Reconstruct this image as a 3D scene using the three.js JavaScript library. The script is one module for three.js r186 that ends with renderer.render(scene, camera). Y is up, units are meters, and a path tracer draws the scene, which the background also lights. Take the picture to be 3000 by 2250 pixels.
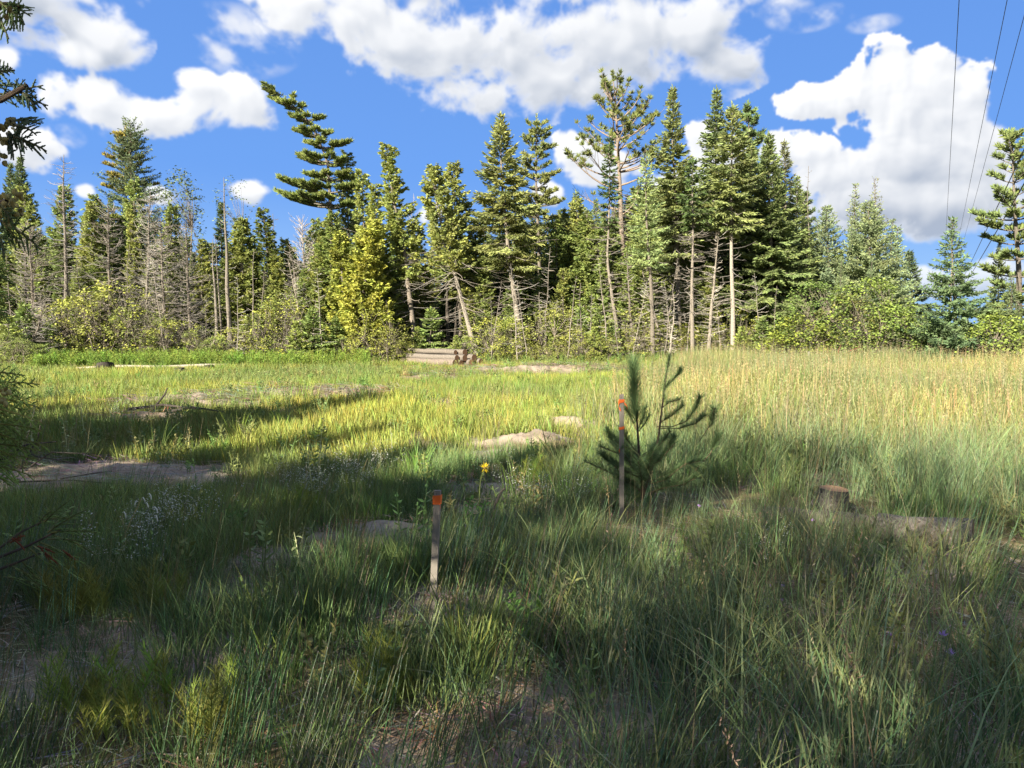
import * as THREE from 'three';

// ---------------------------------------------------------------- camera, sky, sun, exposure
const EYE = 1.6, PITCH = 4.455 * Math.PI / 180, F = 2182, CX = 1500, CY = 1125;
const scene = new THREE.Scene();
const camera = new THREE.PerspectiveCamera(2 * Math.atan(CY / F) * 180 / Math.PI, 4 / 3, 0.05, 2000);
camera.position.set(0, EYE, 0);
camera.rotation.set(-PITCH, 0, 0);
const EXPOSURE = 4.5;
const renderer = new THREE.WebGLRenderer({ antialias: true });
renderer.toneMapping = THREE.LinearToneMapping;
renderer.toneMappingExposure = EXPOSURE;
renderer.shadowMap.enabled = true;

const SUN_AZ = 34 * Math.PI / 180, SUN_EL = 29 * Math.PI / 180;       // behind the viewer, to the left
const sunDir = new THREE.Vector3(-Math.sin(SUN_AZ) * Math.cos(SUN_EL), Math.sin(SUN_EL), Math.cos(SUN_AZ) * Math.cos(SUN_EL));
const sun = new THREE.DirectionalLight(new THREE.Color(1.0, 0.9, 0.72), 5);
sun.name = 'sun';
sun.position.copy(sunDir).multiplyScalar(120);
sun.castShadow = true;
sun.shadow.mapSize.set(4096, 4096);
Object.assign(sun.shadow.camera, { left: -60, right: 60, top: 60, bottom: -60, near: 1, far: 300 });
scene.add(sun, sun.target);

// ---------------------------------------------------------------- random numbers and noise
function rng(seed) { let s = seed >>> 0; return () => { s = (s + 0x6d2b79f5) | 0; let t = Math.imul(s ^ (s >>> 15), 1 | s); t = (t + Math.imul(t ^ (t >>> 7), 61 | t)) ^ t; return ((t ^ (t >>> 14)) >>> 0) / 4294967296; }; }
const hash3 = (x, y, z) => { let h = Math.imul(x, 374761393) ^ Math.imul(y, 668265263) ^ Math.imul(z, 2147483647 ^ 974634411); h = Math.imul(h ^ (h >>> 13), 1274126177); return ((h ^ (h >>> 16)) >>> 0) / 4294967296; };
function noise3(x, y, z) {
  const ix = Math.floor(x), iy = Math.floor(y), iz = Math.floor(z); x -= ix; y -= iy; z -= iz;
  const u = x * x * (3 - 2 * x), v = y * y * (3 - 2 * y), w = z * z * (3 - 2 * z), L = (a, b, t) => a + (b - a) * t;
  return L(L(L(hash3(ix, iy, iz), hash3(ix + 1, iy, iz), u), L(hash3(ix, iy + 1, iz), hash3(ix + 1, iy + 1, iz), u), v),
    L(L(hash3(ix, iy, iz + 1), hash3(ix + 1, iy, iz + 1), u), L(hash3(ix, iy + 1, iz + 1), hash3(ix + 1, iy + 1, iz + 1), u), v), w);
}
const noise2 = (x, y) => noise3(x, y, 7.31);
function fbm(x, y, z, o, gain = 0.5) { let a = 0.5, s = 0, n = 0; for (let i = 0; i < o; i++) { s += a * noise3(x, y, z); n += a; a *= gain; x = x * 2.03 + 11.7; y = y * 2.03 + 5.3; z = z * 2.03 + 3.1; } return s / n; }
function billow(x, y, z, o) { let a = 0.5, s = 0, n = 0; for (let i = 0; i < o; i++) { s += a * (1 - Math.abs(2 * noise3(x, y, z) - 1)); n += a; a *= 0.52; x = x * 2.07 + 9.2; y = y * 2.07 + 1.3; z = z * 2.07 + 6.6; } return s / n; }
const clamp = (x, a = 0, b = 1) => Math.min(b, Math.max(a, x)), mix = (a, b, t) => a + (b - a) * t, smooth = (a, b, x) => { const t = clamp((x - a) / (b - a)); return t * t * (3 - 2 * t); };
const curve = (pts, x) => { if (x <= pts[0][0]) return pts[0][1]; for (let i = 1; i < pts.length; i++) if (x <= pts[i][0]) return mix(pts[i - 1][1], pts[i][1], (x - pts[i - 1][0]) / (pts[i][0] - pts[i - 1][0])); return pts[pts.length - 1][1]; };

// ---------------------------------------------------------------- the sky: blue air with cumulus, azimuth and elevation in degrees (azimuth 0 = straight ahead, + = to the right)
{
  const W = 4096, H = 2048, data = new Float32Array(W * H * 4), D2R = Math.PI / 180;
  // banks of cloud, where the photograph has them: position and half size in its pixels (turned into azimuth and elevation), crispness (0 soft .. 1 cauliflower), grey of the underside
  const toSky = (sx, sy) => { const p = (CY - sy) / F, q = (sx - CX) / F, y = p * Math.cos(PITCH) - Math.sin(PITCH), f = p * Math.sin(PITCH) + Math.cos(PITCH); return [Math.atan2(q, f) / D2R, Math.atan2(y, Math.hypot(q, f)) / D2R]; };
  const sized = ([sx, sy, rx, ry, ...rest]) => { const [az, el] = toSky(sx, sy), [a2] = toSky(sx + rx, sy), [, e2] = toSky(sx, sy - ry); return [az, el, Math.abs(a2 - az), Math.abs(e2 - el), ...rest]; };
  const banks = [
    [150, 40, 180, 105, 0.15, 0.8], [290, 100, 115, 80, 0.15, 0.3], [60, -30, 200, 110, 0.1, 0.8], [235, 150, 70, 45, 0.1, 0.2],
    [255, 300, 105, 75, 0.6, 0.05], [370, 330, 130, 65, 0.5, 0.15], [500, 350, 140, 60, 0.4, 0.2], [640, 330, 110, 75, 0.4, 0.15], [740, 330, 75, 60, 0.3, 0.1], [590, 250, 60, 40, 0.4, 0.0], [700, 270, 60, 60, 0.4, 0.0],
    [780, -10, 90, 40, 0.3, 0.0], [900, 20, 140, 80, 0.35, 0.1], [1040, 60, 140, 100, 0.35, 0.25], [1180, 100, 180, 130, 0.3, 0.35], [1300, 190, 150, 120, 0.3, 0.5], [1390, 260, 110, 80, 0.3, 0.5],
    [1420, 130, 210, 175, 0.2, 0.5], [1620, 130, 220, 170, 0.2, 0.5], [1850, 110, 220, 150, 0.12, 0.5], [2060, 100, 200, 150, 0.05, 0.5], [1500, -80, 700, 130, 0.2, 0.4], [1620, 250, 140, 60, 0.15, 0.5],
    [2560, 205, 95, 80, 1.0, 0.0], [2400, 290, 105, 42, 1.0, 0.0], [2500, 270, 90, 60, 1.0, 0.0], [2720, 240, 130, 80, 1.0, 0.05], [2620, 310, 140, 85, 0.9, 0.1], [2760, 340, 130, 105, 0.8, 0.2], [2830, 300, 60, 80, 0.8, 0.1], [2720, 460, 200, 95, 0.6, 0.55], [2820, 450, 120, 100, 0.6, 0.4], [2560, 600, 260, 75, 0.5, 0.8], [2750, 610, 230, 85, 0.4, 0.85],
    [2330, 455, 95, 50, 0.9, 0.05], [2260, 440, 45, 50, 0.9, 0.0], [2430, 520, 150, 62, 0.8, 0.4], [2060, 430, 55, 85, 0.9, 0.0], [2150, 460, 75, 65, 0.8, 0.1], [1690, 440, 65, 50, 0.6, 0.0], [1760, 490, 90, 60, 0.6, 0.1], [1610, 570, 45, 32, 0.3, 0.1], [2000, 570, 90, 60, 0.5, 0.2],
    [70, 430, 110, 65, 0.6, 0.1], [20, 430, 90, 60, 0.5, 0.2], [730, 560, 50, 34, 0.2, 0.2], [250, 560, 26, 20, 0.2, 0.2], [470, 575, 50, 26, 0.2, 0.2], [2740, 820, 80, 40, 0.5, 0.3], [2880, 800, 110, 50, 0.4, 0.4], [10, 170, 40, 40, 0.2, 0.2], [1270, 630, 34, 26, 0.2, 0.1],
  ].map(sized);
  const wisps = [[560, 90, 70, 60], [620, 60, 70, 50], [760, 150, 70, 90], [560, 165, 80, 40], [400, 0, 60, 30], [700, 120, 200, 120], [2360, 60, 110, 40], [2460, 30, 80, 40], [2560, 70, 90, 30], [2300, 30, 90, 60], [200, 400, 60, 40], [340, 390, 60, 30]].map(sized);
  const blueTop = [0.11, 0.265, 0.70], blueMid = [0.15, 0.35, 0.83], blueLow = [0.34, 0.575, 0.93];
  const dens = (az, el, dx, dy, dz, lite) => {
    let env = -1, gray = 0, crisp = 0, best = 1e-6;
    for (const b of banks) {
      const ux = (az - b[0]) / b[2], uy = (el - b[1]) / b[3], q = 1 - (ux * ux + uy * uy);
      if (q > -1.2) { const e = Math.exp(q * 3); env = Math.log(Math.exp(env * 3) + e) / 3; const w = e * e; gray += w * b[5] * (0.62 - 0.55 * uy); crisp += w * b[4]; best += w; }
    }
    gray /= best; crisp /= best;
    // elsewhere in the sky the same kind of scattered cumulus goes on
    const out = smooth(37, 46, Math.abs(az)) + smooth(28, 36, el);
    if (out > 0) { const g = fbm(dx * 3.1 + 4, dy * 5 + 2, dz * 3.1 + 9, 3); const e2 = (g - 0.5) * 7 - 0.1; if (e2 > env || out >= 1) { env = mix(env, Math.max(env, e2), clamp(out)); gray = mix(gray, 0.25, clamp(out)); crisp = mix(crisp, 0.4, clamp(out)); } }
    if (env < -0.95) return [-9, gray, crisp, 0];
    const s = 1.0, wx = fbm(dx * 14, dy * 14, dz * 14, 2) - 0.5, wy = fbm(dx * 14 + 31, dy * 14, dz * 14, 2) - 0.5;
    const n1 = fbm(dx * 22 * s + wx, dy * 26 * s + wy, dz * 22 * s, lite ? 3 : 7, lite ? 0.5 : 0.58) - 0.5, n2 = billow(dx * 27 + wx * 0.6, dy * 27 + wy * 0.6, dz * 27, lite ? 3 : 6) - 0.62;
    const d = env * 0.85 + mix(n1 * 5.0, n2 * 2.6 + n1 * 1.4, crisp) + mix(0.25, 0.02, crisp);
    return [d, gray, crisp, env];
  };
  for (let row = H / 2 - 8; row < H; row++) {
    const el = ((row + 0.5) / H - 0.5) * 180, ce = Math.cos(el * D2R), dy = Math.sin(el * D2R);
    for (let col = 0; col < W; col++) {
      const ph = ((col + 0.5) / W - 0.5) * 2 * Math.PI, dx = Math.cos(ph) * ce, dz = Math.sin(ph) * ce;   // equirectangular: x = cos, z = sin
      const az = Math.atan2(dx, -dz) / D2R, k = (row * W + col) * 4;
      const t = clamp(el / 30), b = [0, 1, 2].map((c) => t < 0.4 ? mix(blueLow[c], blueMid[c], smooth(0, 0.4, t)) : mix(blueMid[c], blueTop[c], (t - 0.4) / 0.6));
      let [d, gray, crisp, env] = dens(az, el, dx, dy, dz, false), a = 0, lit = 1;
      if (d > -0.25) {
        a = smooth(mix(-0.25, -0.02, crisp), mix(1.0, 0.18, crisp), d);
        if (a > 0.01) {  // light from behind and to the left: compare with the cloud a little towards the sun
          const e2 = el + 0.8, a2 = az - 0.6, c2 = Math.cos(e2 * D2R), d2 = dens(a2, e2, Math.sin(a2 * D2R) * c2, Math.sin(e2 * D2R), -Math.cos(a2 * D2R) * c2, true)[0];
          const d1 = dens(az, el, dx, dy, dz, true)[0]; lit = clamp(0.78 + (d1 - d2) * mix(0.28, 0.24, crisp), 0.2, 1) - gray * 0.95 * smooth(0.0, 1.2, d);
        }
      } else lit = 0.8;
      let wq = 0;
      for (const w of wisps) { const ux = (az - w[0]) / w[2], uy = (el - w[1]) / w[3], q = 1 - ux * ux - uy * uy; if (q > 0) wq = Math.max(wq, q); }
      if (wq > 0) { const n = fbm(dx * 26 + dy * 9, dy * 34, dz * 26, 6); const aw = clamp(wq * 1.4) * smooth(0.44, 0.72, n) * 0.85; a = Math.max(a, aw); }
      const L = clamp(lit), cw = [mix(0.40, 0.98, L), mix(0.46, 0.985, L), mix(0.57, 0.995, L)];
      const low = 1 - 0.35 * (1 - smooth(0, 8, el));
      for (let c = 0; c < 3; c++) data[k + c] = mix(b[c], cw[c], a * low) * 1.1 / EXPOSURE;
      data[k + 3] = 1;
    }
  }
  for (let row = 0; row < H / 2 - 8; row++) for (let col = 0; col < W; col++) { const k = (row * W + col) * 4; data[k] = 0.06; data[k + 1] = 0.07; data[k + 2] = 0.05; data[k + 3] = 1; }
  const tex = new THREE.DataTexture(data, W, H, THREE.RGBAFormat, THREE.FloatType);
  tex.mapping = THREE.EquirectangularReflectionMapping;
  tex.minFilter = tex.magFilter = THREE.LinearFilter;
  tex.needsUpdate = true;
  scene.background = tex;
  scene.environment = tex;
}

// ---------------------------------------------------------------- placing helpers (photograph pixels of the 3000 x 2250 frame to metres)
const cosP = Math.cos(PITCH), sinP = Math.sin(PITCH);
function at(sx, sy, D) { const a = (sx - CX) / F, b = -(sy - CY) / F, t = D / (b * sinP + cosP); return new THREE.Vector3(a * t, EYE + t * (b * cosP - sinP), -D); }
const xAt = (sx, D) => (sx - CX) / F * D * 1.0;

const taken = new Map();
function numbered(name) { const n = taken.get(name) ?? 0; taken.set(name, n + 1); return n ? name + '_' + String(n).padStart(3, '0') : name; }
function tag(o, label, category, group, kind) { o.userData = { label, category }; if (group) o.userData.group = group; if (kind) o.userData.kind = kind; return o; }
function shadowed(o) { o.traverse((c) => { if (c.isMesh) { c.castShadow = true; c.receiveShadow = true; } }); return o; }
function thing(name, label, category, group) { const g = new THREE.Group(); g.name = numbered(name); scene.add(g); return tag(g, label, category, group); }
function part(name, geometry, material, parent) { const m = new THREE.Mesh(geometry, material); m.name = name; m.castShadow = m.receiveShadow = true; parent.add(m); return m; }

// ---------------------------------------------------------------- a geometry collector
const V = (x, y, z) => new THREE.Vector3(x, y, z);
class GB {
  constructor(smoothed = false) { this.p = []; this.c = []; this.i = []; this.n = smoothed ? [] : null; this.uv = smoothed ? [] : null; }
  leaf(p, d, len, wid, R, c, up = 0) {     // a diamond from p along unit d
    len *= GB.long; wid *= GB.wide;
    let ax = R() * 2 - 1, ay = R() * 2 - 1 + up, az = R() * 2 - 1;
    let sx = d.y * az - d.z * ay, sy = d.z * ax - d.x * az, sz = d.x * ay - d.y * ax; const l = (wid / 2) / (Math.hypot(sx, sy, sz) || 1); sx *= l; sy *= l; sz *= l;
    const k = this.p.length / 3, m = len * 0.42;
    this.p.push(p.x, p.y, p.z, p.x + d.x * m + sx, p.y + d.y * m + sy, p.z + d.z * m + sz, p.x + d.x * m - sx, p.y + d.y * m - sy, p.z + d.z * m - sz, p.x + d.x * len, p.y + d.y * len, p.z + d.z * len);
    for (let q = 0; q < 4; q++) this.c.push(c[0], c[1], c[2]);
    this.i.push(k, k + 1, k + 2, k + 1, k + 3, k + 2);
  }
  spike(p, d, len, wid, R, c) {            // one thin triangle
    let ax = R() * 2 - 1, ay = R() * 2 - 1, az = R() * 2 - 1, sx = d.y * az - d.z * ay, sy = d.z * ax - d.x * az, sz = d.x * ay - d.y * ax; const l = (wid / 2) / (Math.hypot(sx, sy, sz) || 1);
    const k = this.p.length / 3;
    this.p.push(p.x + sx * l, p.y + sy * l, p.z + sz * l, p.x - sx * l, p.y - sy * l, p.z - sz * l, p.x + d.x * len, p.y + d.y * len, p.z + d.z * len);
    for (let q = 0; q < 3; q++) this.c.push(c[0], c[1], c[2]);
    this.i.push(k, k + 1, k + 2);
  }
  ribbon(pts, wid, side, cols) {            // a grass blade: tapering strip along pts; side = unit vector; cols = colour or (t)=>colour
    const k = this.p.length / 3, n = pts.length;
    for (let j = 0; j < n; j++) {
      const t = j / (n - 1), w = wid / 2 * (t < 0.15 ? 0.7 + 2 * t : 1) * (1 - t * t), q = pts[j], c = typeof cols === 'function' ? cols(t) : cols;
      if (j < n - 1) { this.p.push(q.x - side.x * w, q.y - side.y * w, q.z - side.z * w, q.x + side.x * w, q.y + side.y * w, q.z + side.z * w); this.c.push(...c, ...c); }
      else { this.p.push(q.x, q.y, q.z); this.c.push(...c); }
      if (j && j < n - 1) this.i.push(k + 2 * j - 2, k + 2 * j - 1, k + 2 * j, k + 2 * j - 1, k + 2 * j + 1, k + 2 * j);
      else if (j) this.i.push(k + 2 * j - 2, k + 2 * j - 1, k + 2 * j);
    }
  }
  tube(pts, rad, sides, col, opt = {}) {    // swept round body; rad = array or number
    const k = this.p.length / 3, n = pts.length; let ref = V(0.3, 0.1, 0.9), run = 0;
    for (let j = 0; j < n; j++) {
      const tg = pts[Math.min(n - 1, j + 1)].clone().sub(pts[Math.max(0, j - 1)]).normalize();
      const u = ref.clone().addScaledVector(tg, -ref.dot(tg)).normalize(), v = tg.clone().cross(u), r = rad.length ? rad[j] : rad; ref = u;
      if (j) run += pts[j].distanceTo(pts[j - 1]);
      const c = typeof col === 'function' ? col(j / (n - 1), pts[j]) : col;
      const ring = this.uv ? sides + 1 : sides;
      for (let s = 0; s < ring; s++) {
        const a = s / sides * Math.PI * 2, lump = opt.lump ? 1 + opt.lump * (noise3(s % sides * 1.7, run * 2.1, pts[0].x * 3.1 + 5) - 0.5) : 1, cx = Math.cos(a) * r * lump, sx = Math.sin(a) * r * lump * (opt.flat ?? 1);
        this.p.push(pts[j].x + u.x * cx + v.x * sx, pts[j].y + u.y * cx + v.y * sx, pts[j].z + u.z * cx + v.z * sx); this.c.push(c[0], c[1], c[2]);
        if (this.n) { this.n.push(u.x * Math.cos(a) + v.x * Math.sin(a), u.y * Math.cos(a) + v.y * Math.sin(a), u.z * Math.cos(a) + v.z * Math.sin(a)); this.uv.push(s / sides * Math.max(1, Math.round(2 * Math.PI * (rad.length ? rad[0] : rad) / 0.35)), run / 0.7); }
      }
      if (j) for (let s = 0; s < sides; s++) {
        const s2 = this.uv ? s + 1 : (s + 1) % sides, a = k + (j - 1) * ring + s, b = k + (j - 1) * ring + s2, c2 = k + j * ring + s, d = k + j * ring + s2;
        this.i.push(a, b, c2, b, d, c2);
      }
    }
    return this;
  }
  cap(center, normal, r, sides, col, bulge = 0) {
    const u = V(0.31, 0.87, 0.12).cross(normal).normalize(), v = normal.clone().cross(u), k = this.p.length / 3;
    this.p.push(center.x + normal.x * bulge, center.y + normal.y * bulge, center.z + normal.z * bulge); this.c.push(...col);
    if (this.n) { this.n.push(normal.x, normal.y, normal.z); this.uv.push(0.5, 0.5); }
    for (let s = 0; s <= sides; s++) { const a = s / sides * Math.PI * 2; this.p.push(center.x + (u.x * Math.cos(a) + v.x * Math.sin(a)) * r, center.y + (u.y * Math.cos(a) + v.y * Math.sin(a)) * r, center.z + (u.z * Math.cos(a) + v.z * Math.sin(a)) * r); this.c.push(...col); if (this.n) { this.n.push(normal.x, normal.y, normal.z); this.uv.push(0.5 + Math.cos(a) * 0.5, 0.5 + Math.sin(a) * 0.5); } if (s) this.i.push(k, k + s, k + s + 1); }
  }
  tris() { return this.i.length / 3; }
  build() {
    const g = new THREE.BufferGeometry();
    g.setAttribute('position', new THREE.Float32BufferAttribute(this.p, 3)); g.setAttribute('color', new THREE.Float32BufferAttribute(this.c, 3));
    if (this.n) { g.setAttribute('normal', new THREE.Float32BufferAttribute(this.n, 3)); g.setAttribute('uv', new THREE.Float32BufferAttribute(this.uv, 2)); }
    g.setIndex(this.i); GB.total += this.tris(); return g;
  }
}
GB.total = 0; GB.long = 1; GB.wide = 1;   // leaves of the far trees stand for small sprays and are larger
const lift = (c, k = 1.45) => c.map((v) => v * k);
const jit = (c, R, a = 0.25) => { const k = 1 + (R() - 0.5) * 2 * a, h = (R() - 0.5) * a * 0.5; return [c[0] * k * (1 + h), c[1] * k, c[2] * k * (1 - h)]; };

// ---------------------------------------------------------------- textures and materials
function canvasTex(w, h, draw, srgb = true, rep) { const c = document.createElement('canvas'); c.width = w; c.height = h; draw(c.getContext('2d'), w, h); const t = new THREE.CanvasTexture(c); t.wrapS = t.wrapT = THREE.RepeatWrapping; if (srgb) t.colorSpace = THREE.SRGBColorSpace; t.magFilter = THREE.LinearFilter; if (rep) t.repeat.set(rep[0], rep[1]); return t; }
const barkDraw = (seed, dark) => (g, w, h) => {
  const R = rng(seed); g.fillStyle = 'rgb(214,210,204)'; g.fillRect(0, 0, w, h);
  for (let i = 0; i < 2600; i++) { const x = R() * w, y = R() * h, l = 4 + R() * 26, v = Math.floor(dark + R() * (235 - dark)); g.strokeStyle = `rgba(${v},${v - 4},${v - 10},${0.25 + R() * 0.4})`; g.lineWidth = 0.7 + R() * 3; g.beginPath(); g.moveTo(x, y); g.lineTo(x + (R() - 0.5) * 8, y + l); g.stroke(); }
  for (let i = 0; i < 240; i++) { const x = R() * w, y = R() * h; g.fillStyle = R() < 0.55 ? `rgba(196,204,182,${0.3 * R() + 0.1})` : `rgba(70,60,52,${0.45 * R()})`; g.beginPath(); g.ellipse(x, y, 2 + R() * 9, 2 + R() * 7, R() * 3, 0, 7); g.fill(); }
};
const barkTex = canvasTex(256, 512, barkDraw(5, 60));
const barkMat = new THREE.MeshStandardMaterial({ name: 'bark', vertexColors: true, map: barkTex, bumpMap: barkTex, bumpScale: 0.012, roughness: 0.95 });
const twigMat = new THREE.MeshStandardMaterial({ name: 'dead_wood', vertexColors: true, roughness: 0.95 });
const leafMat = (name, t = 0.35, rough = 0.75, spec = 0.5) => new THREE.MeshPhysicalMaterial({ name, vertexColors: true, roughness: rough, transmission: t, thickness: 0, ior: 1.4, specularIntensity: spec, side: THREE.DoubleSide });
const needleMat = leafMat('needles', 0.32, 0.85, 0.3), foliageMat = leafMat('foliage', 0.4, 0.85, 0.35), broadMat = leafMat('broad_leaves', 0.35, 0.7, 0.45), grassMat = leafMat('grass_blades', 0.4, 0.55, 0.5);

// ---------------------------------------------------------------- the ground
const mounds = [ // photograph position of the bare sandy humps, their distance, half width and depth in metres, height
  [900, 1168, 1.9, 0.9, 0.16], [1010, 1155, 1.6, 0.6, 0.14], [780, 1160, 1.2, 0.7, 0.1], [540, 1178, 1.3, 0.8, 0.16], [660, 1190, 0.9, 0.5, 0.1], [430, 1225, 0.8, 0.5, 0.14],
  [1560, 1092, 3.4, 1.0, 0.3], [1360, 1102, 1.2, 0.8, 0.12], [1680, 1085, 2.0, 1.0, 0.2], [1240, 1110, 1.0, 0.8, 0.1], [1290, 1190, 0.5, 0.4, 0.08],
  [1580, 1310, 0.75, 0.5, 0.2], [1680, 1258, 0.62, 0.5, 0.2], [1410, 1345, 0.35, 0.3, 0.08], [1440, 1450, 0.5, 0.4, 0.06],
  [300, 1385, 1.4, 0.55, 0.1], [120, 1425, 1.5, 0.3, 0.05], [450, 1420, 1.0, 0.35, 0.05], [560, 1410, 0.5, 0.3, 0.04],
  [770, 1655, 0.32, 0.26, 0.07], [930, 1610, 0.24, 0.18, 0.06], [1130, 1590, 0.45, 0.3, 0.13], [1370, 1520, 0.4, 0.25, 0.06], [620, 1760, 0.4, 0.14, 0.03], [1450, 1790, 0.55, 0.28, 0.0], [1300, 1820, 0.4, 0.2, 0.0], [2700, 1690, 0.5, 0.2, 0.0],
  [1750, 2130, 0.3, 0.2, 0], [1550, 2060, 0.28, 0.2, 0], [1900, 2190, 0.3, 0.15, 0], [1250, 2200, 0.4, 0.16, 0], [1600, 2240, 0.35, 0.2, 0], [2250, 2220, 0.2, 0.12, 0], [1090, 2240, 0.3, 0.1, 0],
].map(([sx, sy, rx, rz, h]) => { const D = EYE * F / (sy - 955); return [xAt(sx, D), -D, rx, rz, h * 0.85]; });
const moundAt = (x, z) => { let m = 0, e = 0; for (const [mx, mz, rx, rz, h] of mounds) { const ux = (x - mx) / rx, uz = (z - mz) / rz, q = ux * ux + uz * uz; if (q < 4) { const f = Math.exp(-q * 1.3); e += h * f; m = Math.max(m, f); } } return [m, e]; };
function ground(x, z) {
  const [, e] = moundAt(x, z);
  const far = smooth(30, 60, -z);
  return e + (noise2(x * 0.35 + 3, z * 0.35) - 0.5) * 0.10 + (noise2(x * 1.7, z * 1.7 + 9) - 0.5) * 0.05 + (e > 0.02 ? ((noise2(x * 6, z * 6) - 0.5) * 0.14 + (noise2(x * 17, z * 17) - 0.5) * 0.05) * Math.min(1, e * 8) : 0) + 0.12 * smooth(2, 8, x) * smooth(8, 20, -z) + far * 0.5;
}
const sandiness = (x, z) => { const [m] = moundAt(x, z); return clamp(smooth(0.26, 0.6, m + (noise2(x * 2.3 + 4, z * 2.3) - 0.5) * 0.8 + (noise2(x * 8, z * 8 + 2) - 0.5) * 0.55)); };
{
  // one sheet to the horizon; rows and columns widen away from the viewer
  const xs = [], zs = []; const NX = 300, NZ = 400;
  for (let i = 0; i <= NX; i++) { const u = i / NX * 2 - 1; xs.push(Math.sign(u) * (Math.abs(u) * 9 + Math.pow(Math.abs(u), 4) * 40 + Math.pow(Math.abs(u), 14) * 350)); }
  for (let j = 0; j <= NZ; j++) { const u = j / NZ; zs.push(6 + 30 * Math.pow(1 - u, 6) + 260 * Math.pow(1 - u, 24) - u * 22 - Math.pow(u, 4) * 30 - Math.pow(u, 16) * 360); }
  const pos = [], col = [], uv = [], idx = [];
  for (let j = 0; j <= NZ; j++) for (let i = 0; i <= NX; i++) {
    const x = xs[i], z = zs[j], s = sandiness(x, z);
    pos.push(x, ground(x, z), z); uv.push(x / 2.6, -z / 2.6);
    const n = noise2(x * 0.9, z * 0.9 + 40), soil = [mix(0.20, 0.30, n), mix(0.20, 0.28, n), mix(0.11, 0.15, n)], near = smooth(6.5, 3.5, -z) * 0.75, k = clamp(s + near * smooth(0.35, 0.6, noise2(x * 1.1 + 7, z * 1.1)) * 0.9);
    const warm = noise2(x * 1.3 + 50, z * 1.3), st = 1 - 0.5 * smooth(0.5, 0.72, noise2(x * 3.7 + 9, z * 3.7) * 0.6 + noise2(x * 11, z * 11 + 5) * 0.4) * k; col.push(...[mix(soil[0], mix(0.58, 0.64, warm), k), mix(soil[1], mix(0.58, 0.61, warm), k), mix(soil[2], mix(0.60, 0.57, warm), k)].map((v) => v * st));
  }
  for (let j = 0; j < NZ; j++) for (let i = 0; i < NX; i++) { const a = j * (NX + 1) + i, b = a + 1, c = a + NX + 1, d = c + 1; idx.push(a, b, c, b, d, c); }
  const g = new THREE.BufferGeometry(); g.setAttribute('position', new THREE.Float32BufferAttribute(pos, 3)); g.setAttribute('color', new THREE.Float32BufferAttribute(col, 3)); g.setAttribute('uv', new THREE.Float32BufferAttribute(uv, 2)); g.setIndex(idx); g.computeVertexNormals(); GB.total += idx.length / 3;
  const draw = (tone) => (c, w, h) => {
    const R = rng(77); c.fillStyle = tone ? '#808080' : 'rgb(168,154,136)'; c.fillRect(0, 0, w, h);
    const wrap = (x, y, f) => { for (const ox of [-w, 0, w]) for (const oy of [-h, 0, h]) { if (x + ox > -60 && x + ox < w + 60 && y + oy > -60 && y + oy < h + 60) f(x + ox, y + oy); } };
    for (let i = 0; i < 9000; i++) { const x = R() * w, y = R() * h, v = R(), s = 0.6 + R() * 1.6; c.fillStyle = tone ? `rgba(${v * 255},${v * 255},${v * 255},0.25)` : `rgba(${120 + v * 110},${108 + v * 100},${92 + v * 92},0.5)`; c.fillRect(x, y, s, s); }
    for (let i = 0; i < 2600; i++) {
      const x = R() * w, y = R() * h, l = 5 + R() * 34, a = R() * Math.PI, v = R(), wd = 0.6 + R() * 1.8, k = R();
      c.strokeStyle = tone ? `rgba(${k < 0.7 ? 235 : 40},${k < 0.7 ? 235 : 40},${k < 0.7 ? 235 : 40},0.8)` : k < 0.45 ? `rgba(${185 + v * 40},${170 + v * 38},${140 + v * 40},0.8)` : k < 0.75 ? `rgba(${110 + v * 40},${84 + v * 30},${58 + v * 20},0.75)` : `rgba(${58 + v * 30},${48 + v * 26},${38 + v * 20},0.8)`;
      c.lineWidth = wd; const bx = (R() - 0.5) * 8, by = (R() - 0.5) * 8;
      wrap(x, y, (X, Y) => { c.beginPath(); c.moveTo(X, Y); c.quadraticCurveTo(X + Math.cos(a) * l / 2 + bx, Y + Math.sin(a) * l / 2 + by, X + Math.cos(a) * l, Y + Math.sin(a) * l); c.stroke(); });
    }
  };
  const m = new THREE.Mesh(g, new THREE.MeshStandardMaterial({ name: 'sandy_ground', vertexColors: true, map: canvasTex(1024, 1024, draw(0)), bumpMap: canvasTex(1024, 1024, draw(1), false), bumpScale: 0.012, roughness: 1 }));
  m.name = 'ground'; m.receiveShadow = true; tag(m, 'uneven sandy meadow ground with bare pale humps', 'ground', null, 'structure'); scene.add(m);
}

// ---------------------------------------------------------------- trees
const barkGrey = [0.22, 0.20, 0.175], barkPale = [0.30, 0.275, 0.245], barkDark = [0.075, 0.065, 0.055], deadGrey = [0.215, 0.195, 0.175];
function axisFn(axis, h, R) {   // axis: [[dx, y], ...] in metres; a gentle wander is added
  const pts = axis ?? [[0, 0], [0, h]], w = R() * 9; return (t) => { const y = t * h; return V(curve(pts.map(([x, yy]) => [yy, x]), y) + (noise2(w, t * 5) - 0.5) * 0.12, y, (noise2(w + 20, t * 5) - 0.5) * 0.16); };
}
function trunk(gb, T, h, r, col, t1 = 0.985, sides = 8) { const pts = [], rad = []; const n = 16; pts.push(T(0).add(V(0, -0.3, 0))); rad.push(r * 1.5); for (let i = 0; i <= n; i++) { const t = i / n * t1; pts.push(T(t)); rad.push(Math.max(0.012, r * (1 - t * 0.93) * (t < 0.02 ? 1.25 : 1))); } gb.tube(pts, rad, sides, col, { lump: 0.25 }); }
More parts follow.
